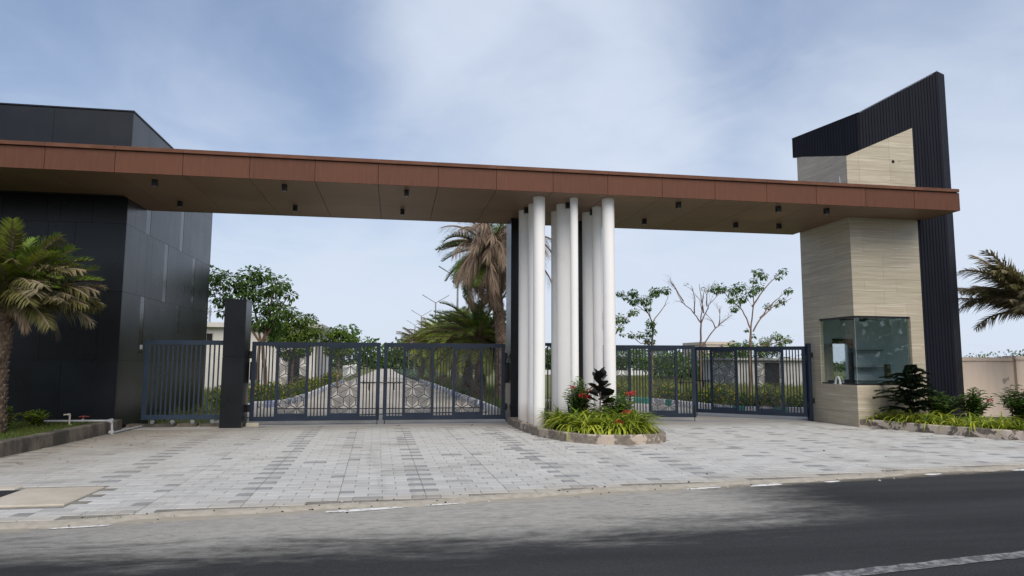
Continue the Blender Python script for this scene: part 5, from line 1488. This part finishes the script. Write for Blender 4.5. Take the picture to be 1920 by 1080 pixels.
# left bed
shrub('lime_shrub', 'small lime-green shrub on the lawn beside the standpipe', (-9.72, 1.15, .2), .40, .30, 26, .13, ('leaflime', 'leaflime', 'flowerred'), 18, dens=14, group='lime shrubs on the lawn')
shrub('lime_shrub', 'small lime-green shrub on the lawn nearest the palm trunk', (-9.98, .5, .2), .55, .24, 22, .13, ('leaflime', 'leaflime', 'flowerred'), 19, dens=14, group='lime shrubs on the lawn')
shrub('lime_shrub', 'darker low shrub between the two lime-green shrubs on the lawn', (-9.95, 1.7, .2), .34, .28, 24, .12, ('leafshrub', 'leafnew', 'flowerred'), 20, dens=14, group='lime shrubs on the lawn')


def grass(name, n, region, h, seed, mat, w=.008, z=0.0):
    rr = random.Random(seed); b = MB()
    for _ in range(n):
        for _t in range(20):
            u = rr.uniform(region[0], region[1]); v = rr.uniform(region[2], region[3])
            if region[4] is None or region[4](u, v): break
        else: continue
        a = rr.uniform(0, 2 * PI); l = h * rr.uniform(.5, 1.2); c, s = math.cos(a) * w, math.sin(a) * w; bx, by = rr.uniform(-.5, .5) * l, rr.uniform(-.5, .5) * l
        b.add([(u - c, v - s, z), (u + c, v + s, z), (u + bx, v + by, z + l)], [(0, 1, 2)])
    return tag(b.build(name, M[mat]), kind='stuff')


b = MB(); pts = [(p[0] - .16, p[1], .205) for p in LK] + [(-17, 2.38, .205)]; b.add(pts, [tuple(range(len(pts)))]); structure(b.build('lawn', M['turf']))
grass('lawn_grass', 16000, (-11.6, -8.7, -3.6, 2.38, lambda u, v: u < left_limit(v) - .22), .07, 5, 'grass', .005, .20)
grass('field_grass', 26000, (7.0, 44, 5.4, 62, lambda u, v: u > 8.3 + max(0, (12 - v) * 0.0) and (v > 12 or u > 8.6) and abs(u - 0.62 * v - 3.5) < 15), .42, 6, 'fieldgrass', .022, -.09)
grass('verge_grass', 9000, (-13, -6.4, 4.2, 40, lambda u, v: u < along(LKERB, v) - .25 and v > 4), .30, 7, 'fieldgrass', .016, -.05)
grass('median_grass', 6000, (-.3, 3.2, 5, 45, lambda u, v: u > along(RKERB, v) + .25), .45, 8, 'grass', .018, -.05)
b = MB(); b.add([(along(RKERB, v) + .12, v, .05) for v in (5, 9, 12, 17, 25, 37, 51, 85, 110)] + [(3.0, 110, .05), (3.2, 45, .05), (3.3, 16, .05), (2.6, 8, .05), (1.4, 5, .05)], [tuple(range(14))]); structure(b.build('palm_median', M['turf']))
grass('weed_tuft', 160, (-5.55, -5.15, -6.93, -6.80, None), .035, 9, 'grass', .004, -.02)

# flowering bushes along the verges
fm = []
for i in range(4):
    rr = random.Random(300 + i); lb = MB()
    for _ in range(330):
        o_ = rvec(rr); p = Vector((o_.x * .34, o_.y * .34, .36 + o_.z * .34)); add_leaf(lb, p, rvec(rr), rvec(rr), .11, .05)
    for _ in range(70):
        o_ = rvec(rr).normalized() * rr.uniform(.8, 1.05); p = Vector((o_.x * .34, o_.y * .34, .36 + o_.z * .36)); add_leaf(lb, p, rvec(rr), rvec(rr), .07, .06, .2, 1)
    o = lb.build('bush', [M['leafmid'], M['floweryellow']]); fm.append(o.data); bpy.data.objects.remove(o)
rnd = random.Random(91)
for k in range(22):
    v = 9.5 + k * 1.35; u = along(LKERB, v) - .75 + rnd.uniform(-.25, .25)
    o = link('flowering_bush', fm[k % 4], None, (u, v, -.05), (0, 0, rnd.uniform(0, 6)), rnd.uniform(.9, 1.3)); tag(o, 'yellow-flowered bush behind the painted kerb along the left side of the estate road', 'bush', 'yellow-flowered bushes on the left verge')
acc = [(a, c) for a, c in zip(RGK, RGK[1:])]
for k in range(30):
    i = 2 + (k * 9) // 30; a, c = RGK[i], RGK[min(i + 1, len(RGK) - 1)]; f = rnd.random(); d = Vector(c) - Vector(a); nn = Vector((-d.y, d.x)).normalized()
    p = Vector(a) + d * f + nn * rnd.uniform(.6, 1.7)
    o = link('flowering_bush', fm[k % 4], None, (p.x, p.y, -.05), (0, 0, rnd.uniform(0, 6)), rnd.uniform(.7, 1.1)); tag(o, 'yellow-flowered bush on the field edge behind the green and white kerb', 'bush', 'yellow-flowered bushes on the right verge')


# painted kerb stones, one by one
def kerb_line(pts, step, mats, label, group, seed, h=.24, start=0.0, stop=1e9, w=.16):
    rr = random.Random(seed); ms = {}
    L = 0; k = 0; last = None
    for a, c in zip(pts, pts[1:]):
        a, c = Vector(a), Vector(c); d = c - a; D = d.length; d = d / D; s = (start if last is None else last)
        while s < D and L < stop:
            m = mats[k % len(mats)] if rr.random() < .8 else rr.choice(mats); j = rr.randrange(3)
            if (m, j) not in ms:
                b = MB(); r2 = random.Random(hash(m) % 97 + j) if False else random.Random(len(m) * 7 + j)
                X, Y = step * .47, w / 2
                vs = []
                for z, q in ((-.08, 1.0), (h * .55, 1.0), (h * .92, .86), (h, .6)):
                    vs += [(sx * X * (1 - (1 - q) * .5) + r2.uniform(-.015, .015), sy * Y * q + r2.uniform(-.012, .012), z) for sx, sy in ((-1, -1), (1, -1), (1, 1), (-1, 1))]
                fs = [(12, 13, 14, 15)]
                for t in range(3): fs += [(4 * t + i, 4 * t + (i + 1) % 4, 4 * t + 4 + (i + 1) % 4, 4 * t + 4 + i) for i in range(4)]
                b.add(vs, fs); o = b.build('kerb_stone', M[m]); ms[(m, j)] = o.data
            else: o = link('kerb_stone', ms[(m, j)])
            p = a + d * s; o.location = (p.x, p.y, -.02); o.rotation_euler = (0, 0, math.atan2(d.y, d.x) + rr.uniform(-.05, .05))
            cname = {'stonewhite': 'white', 'stonegreen': 'green', 'stoneblue': 'pale blue'}[m]
            tag(o, label % cname, 'kerb stone', group); k += 1; s += step; L += step
        last = s - D
kerb_line([(-7.05, 7.2), (-7.0, 9.6), (-6.25, 10.6)] + LKERB[3:8], .42, ['stonewhite', 'stoneblue', 'stonewhite'], '%s painted kerb stone along the left edge of the estate road', 'painted stones on the left road edge', 1, stop=30)
kerb_line(RKERB[1:8], .45, ['stonewhite', 'stoneblue', 'stonewhite', 'stonewhite'], '%s painted kerb stone edging the palm strip', 'painted stones edging the palm strip', 2, stop=32)
kerb_line(RGK[1:-1], .42, ['stonewhite', 'stonegreen', 'stonewhite'], '%s painted kerb stone on the curve behind the right gates', 'painted stones behind the right gates', 3)
# cables lying over the estate road
for (z_, pts, lab) in ((.01, [(-6.6, 5.5), (-4.5, 5.9), (-2.6, 6.6), (-.8, 6.9), (.4, 7.0)], 'dark cable lying across the estate road, nearer one'), (.01, [(-6.2, 9.2), (-4, 9.0), (-2, 8.9), (.4, 9.1)], 'dark cable lying across the estate road, farther one')):
    b = MB(); b.tube([(u, v, z_) for u, v in pts], .016, 5); tag(b.build('cable', M['blackmetal']), lab, 'cable')

# street lamps with two arms
for i, (u, v) in enumerate(((1.43, 30), (1.13, 50), (.53, 70), (.36, 92), (.0, 118))):
    e = empty('street_lamp', (u, v, 0)); tag(e, ['double-armed street lamp nearest, half hidden by the tall palm', 'double-armed street lamp standing out left of the tall palm', 'double-armed street lamp third from the entrance', 'double-armed street lamp fourth from the entrance', 'double-armed street lamp farthest down the estate road'][i], 'street lamp', 'street lamps along the estate road')
    b = MB(); b.tube([(0, 0, 0), (0, 0, 7.0)], [.09, .055], 8); b.build('pole', M['steel'], e)
    for s in (-1, 1):
        b = MB(); b.tube([(0, 0, 6.95), (s * .8, 0, 7.42)], .035, 6); b.build('arm', M['steel'], e)
        b = MB(); b.prism([(s * .78, -.1, 7.38), (s * 1.25, -.1, 7.66), (s * 1.25, .1, 7.66), (s * .78, .1, 7.38)][::s], (0, 0, .06)); b.build('lamp_head', M['steel'], e)


# ------------------------------------------------------------------ houses beyond
def house(name, label, lo, hi, m, wins, slab=.25, over=.35, cat='house'):
    e = empty(name, (lo[0], lo[1], 0)); tag(e, label, cat); b = MB(); t = .2
    (x0, y0), (x1, y1) = lo, hi[:2]; z1 = hi[2]
    b.box((x0 + .06, y0 + .06, -.1), (x1 - .06, y1, z1 - .002)); bbuild(b, 'core', M['void'], e)
    # front wall split around the openings, right side plain
    xs = sorted({x0, x1} | {w[0] for w in wins} | {w[1] for w in wins}); zs_ = sorted({-.1, z1} | {w[2] for w in wins} | {w[3] for w in wins})
    b = MB()
    for xa, xb in zip(xs, xs[1:]):
        for za, zb in zip(zs_, zs_[1:]):
            cx, cz = (xa + xb) / 2, (za + zb) / 2
            if any(w[0] < cx < w[1] and w[2] < cz < w[3] for w in wins): continue
            b.box((xa, y0, za), (xb, y0 + .055, zb))
    b.box((x1 - .055, y0 + .056, -.1), (x1, y1, z1)); b.box((x0, y0 + .056, -.1), (x0 + .055, y1, z1)); bbuild(b, 'wall', m, e)
    b = MB(); b.box((x0 - over, y0 - over, z1), (x1 + over, y1 + over, z1 + slab)); bbuild(b, 'roof', m, e)
    for w in wins:
        b = MB(); fw = .05
        b.box((w[0], y0 + .012, w[2]), (w[0] + fw, y0 + .05, w[3])); b.box((w[1] - fw, y0 + .012, w[2]), (w[1], y0 + .05, w[3])); b.box((w[0] + fw, y0 + .012, w[3] - fw), (w[1] - fw, y0 + .05, w[3])); bbuild(b, 'window_frame', M['housegrey'], e)
    return e


house('white_house', 'pale flat-roofed unfinished house behind the dense tree, dark window openings', (-13.8, 25), (-6.85, 33, 3.34), M['house'],
      [(-12.6, -12.2, 2.58, 3.04), (-9.45, -8.83, 2.55, 3.05), (-11.2, -10.4, .6, 1.9), (-8.3, -7.6, 0, 2.0)])
house('grey_shed', 'low grey flat-roofed shed with a dark opening behind the right gates', (20.1, 29), (25.2, 34, 1.72), M['housegrey'], [(22.15, 23.35, -.1, 1.60)], .14, .3, 'shed')
house('far_house', 'small beige flat-roofed building on the horizon right of the bare tree', (42.0, 80), (46.2, 88, 4.1), M['housebeige'], [(42.9, 45.8, 2.2, 3.4)], .4, .15)
house('far_house', 'long blue-grey building in the far distance behind the right gates', (30.5, 100), (44, 112, 3.6), M['houseblue'], [(31.5, 33.5, .8, 2.4), (35, 37, .8, 2.4), (39, 41, .8, 2.4)], .3, .4)
e = empty('field_wall', (24, 60, 0)); tag(e, 'long low white wall across the far end of the field', 'wall')
b = MB(); P0, P1 = Vector((12, 68, 0)), Vector((44, 54, 0)); d = P1 - P0; n = Vector((-d.y, d.x, 0)).normalized() * .12
b.prism([P0 - n, P1 - n, P1 + n, P0 + n], (0, 0, .55)); bbuild(b, 'wall', M['plaster'], e)
for k in range(14): b = MB(); p = P0 + d * (k / 13); b.box((p.x - .18, p.y - .2, 0), (p.x + .18, p.y + .2, .85)); bbuild(b, 'wall_post', M['plaster'], e)
# white roadside fence / bollards by the far end of the estate road
for k in range(9):
    b = MB(); b.tube([(0, 0, 0), (0, 0, .9)], .09, 8); b.tube([(0, 0, .9), (0, 0, 1.02), (0, 0, 1.1)], [.13, .13, .05], 8)
    tag(b.build('white_bollard', M['plaster'], loc=(-6.9 - .05 * k, 48 + k * 3.2, 0)), 'short white post beside the far part of the estate road', 'bollard', 'white posts along the far road')
# sacks left on the verge
b = MB(); rr = random.Random(2)
def sack(b, c, sx, sy, sz):
    N, K = 10, 6; vs = []; fs = []
    for j in range(K + 1):
        ph = PI / 2 * j / K
        for i in range(N): 
            a = 2 * PI * i / N; q = math.cos(ph) ** .7 * (1 + rr.uniform(-.06, .06)); vs.append((c[0] + sx * q * math.cos(a), c[1] + sy * q * math.sin(a), c[2] + sz * math.sin(ph)))
    for j in range(K):
        for i in range(N): fs.append((j * N + i, j * N + (i + 1) % N, (j + 1) * N + (i + 1) % N, (j + 1) * N + i))
    b.add(vs, fs)
sack(b, (9.75, 6.35, -.02), .55, .4, .42); tag(b.build('sand_sack', M['sack'], smooth=True), 'pale yellow sack heaped on the verge behind the right gates', 'sack')
b = MB(); sack(b, (9.2, 5.95, -.02), .28, .25, .26); tag(b.build('sand_sack', M['sackorange'], smooth=True), 'small orange-brown sack beside the pale sack', 'sack')
# telecom lattice mast far away
e = empty('radio_mast', (-36.6, 120, 0)); tag(e, 'thin lattice radio mast far away beside the black building', 'mast'); b = MB()
for sx, sy in ((-.35, -.35), (.35, -.35), (.35, .35), (-.35, .35)): b.tube([(sx * 1.3, sy * 1.3, 0), (sx * .7, sy * .7, 11.6)], .05, 4)
for k in range(14):
    z = k * .8; w = .45 - .016 * k; b.tube([(-w, -w, z), (w, -w, z + .8)], .035, 4); b.tube([(w, -w, z), (-w, -w, z + .8)], .035, 4)
b.build('lattice', M['steel'], e)
b = MB(); b.box((-.5, -.5, 10.3), (.5, .5, 10.4)); b.box((-.6, -.55, 9.6), (-.42, -.4, 11.0)); b.box((.42, -.55, 9.6), (.6, -.4, 11.0)); b.build('antenna', M['steel'], e)
# a slim pole on the skyline above the beige wall
b = MB(); b.tube([(0, 0, 0), (0, 0, 4.6)], .06, 6); b.box((-.4, -.03, 4.1), (.4, .03, 4.18)); tag(b.build('power_pole', M['steel'], loc=(40.5, 40, 0)), 'thin pole with a crossarm on the skyline above the beige wall', 'pole')

# loose grit and chips along the road edge and on the dusty shoulder
rr = random.Random(8); b = MB()
for k in range(150):
    u = rr.uniform(-6.8, 6.5); e_ = edge_v(u); v = e_ + (rr.gauss(-.12, .14) if k < 135 else rr.uniform(.3, 2.5))
    zb = -.020 if v < e_ - .08 else .0
    r = rr.uniform(.006, .018) * (1.6 if rr.random() < .06 else 1)
    vs = [(u + r * math.cos(a) * rr.uniform(.7, 1.2), v + r * math.sin(a) * rr.uniform(.7, 1.2), zb) for a in (0, 1.3, 2.5, 3.8, 5.0)] + [(u + rr.uniform(-.3, .3) * r, v + rr.uniform(-.3, .3) * r, zb + r * rr.uniform(.6, 1.0))]
    b.add(vs, [(i, (i + 1) % 5, 5) for i in range(5)], 0 if rr.random() < .35 else 1)
tag(b.build('loose_grit', [M['housegrey'], M['core']]), kind='stuff')
# fallen dry leaves below the planters
b = MB()
for k in range(60):
    u, v = (rr.uniform(-8.3, -6.5), rr.uniform(-3, 2)) if k < 22 else ((rr.uniform(.2, 3.6), rr.uniform(-2.4, 2.2)) if k < 45 else (rr.uniform(8.2, 9.6), rr.uniform(-2, 1)))
    if inside((u, v), ISL): continue
    d = rvec(rr); d.z = .05; add_leaf(b, Vector((u, v, .006)), d, Vector((0, 0, 1)), rr.uniform(.04, .09), .03)
tag(b.build('fallen_leaves', M['dead']), kind='stuff')
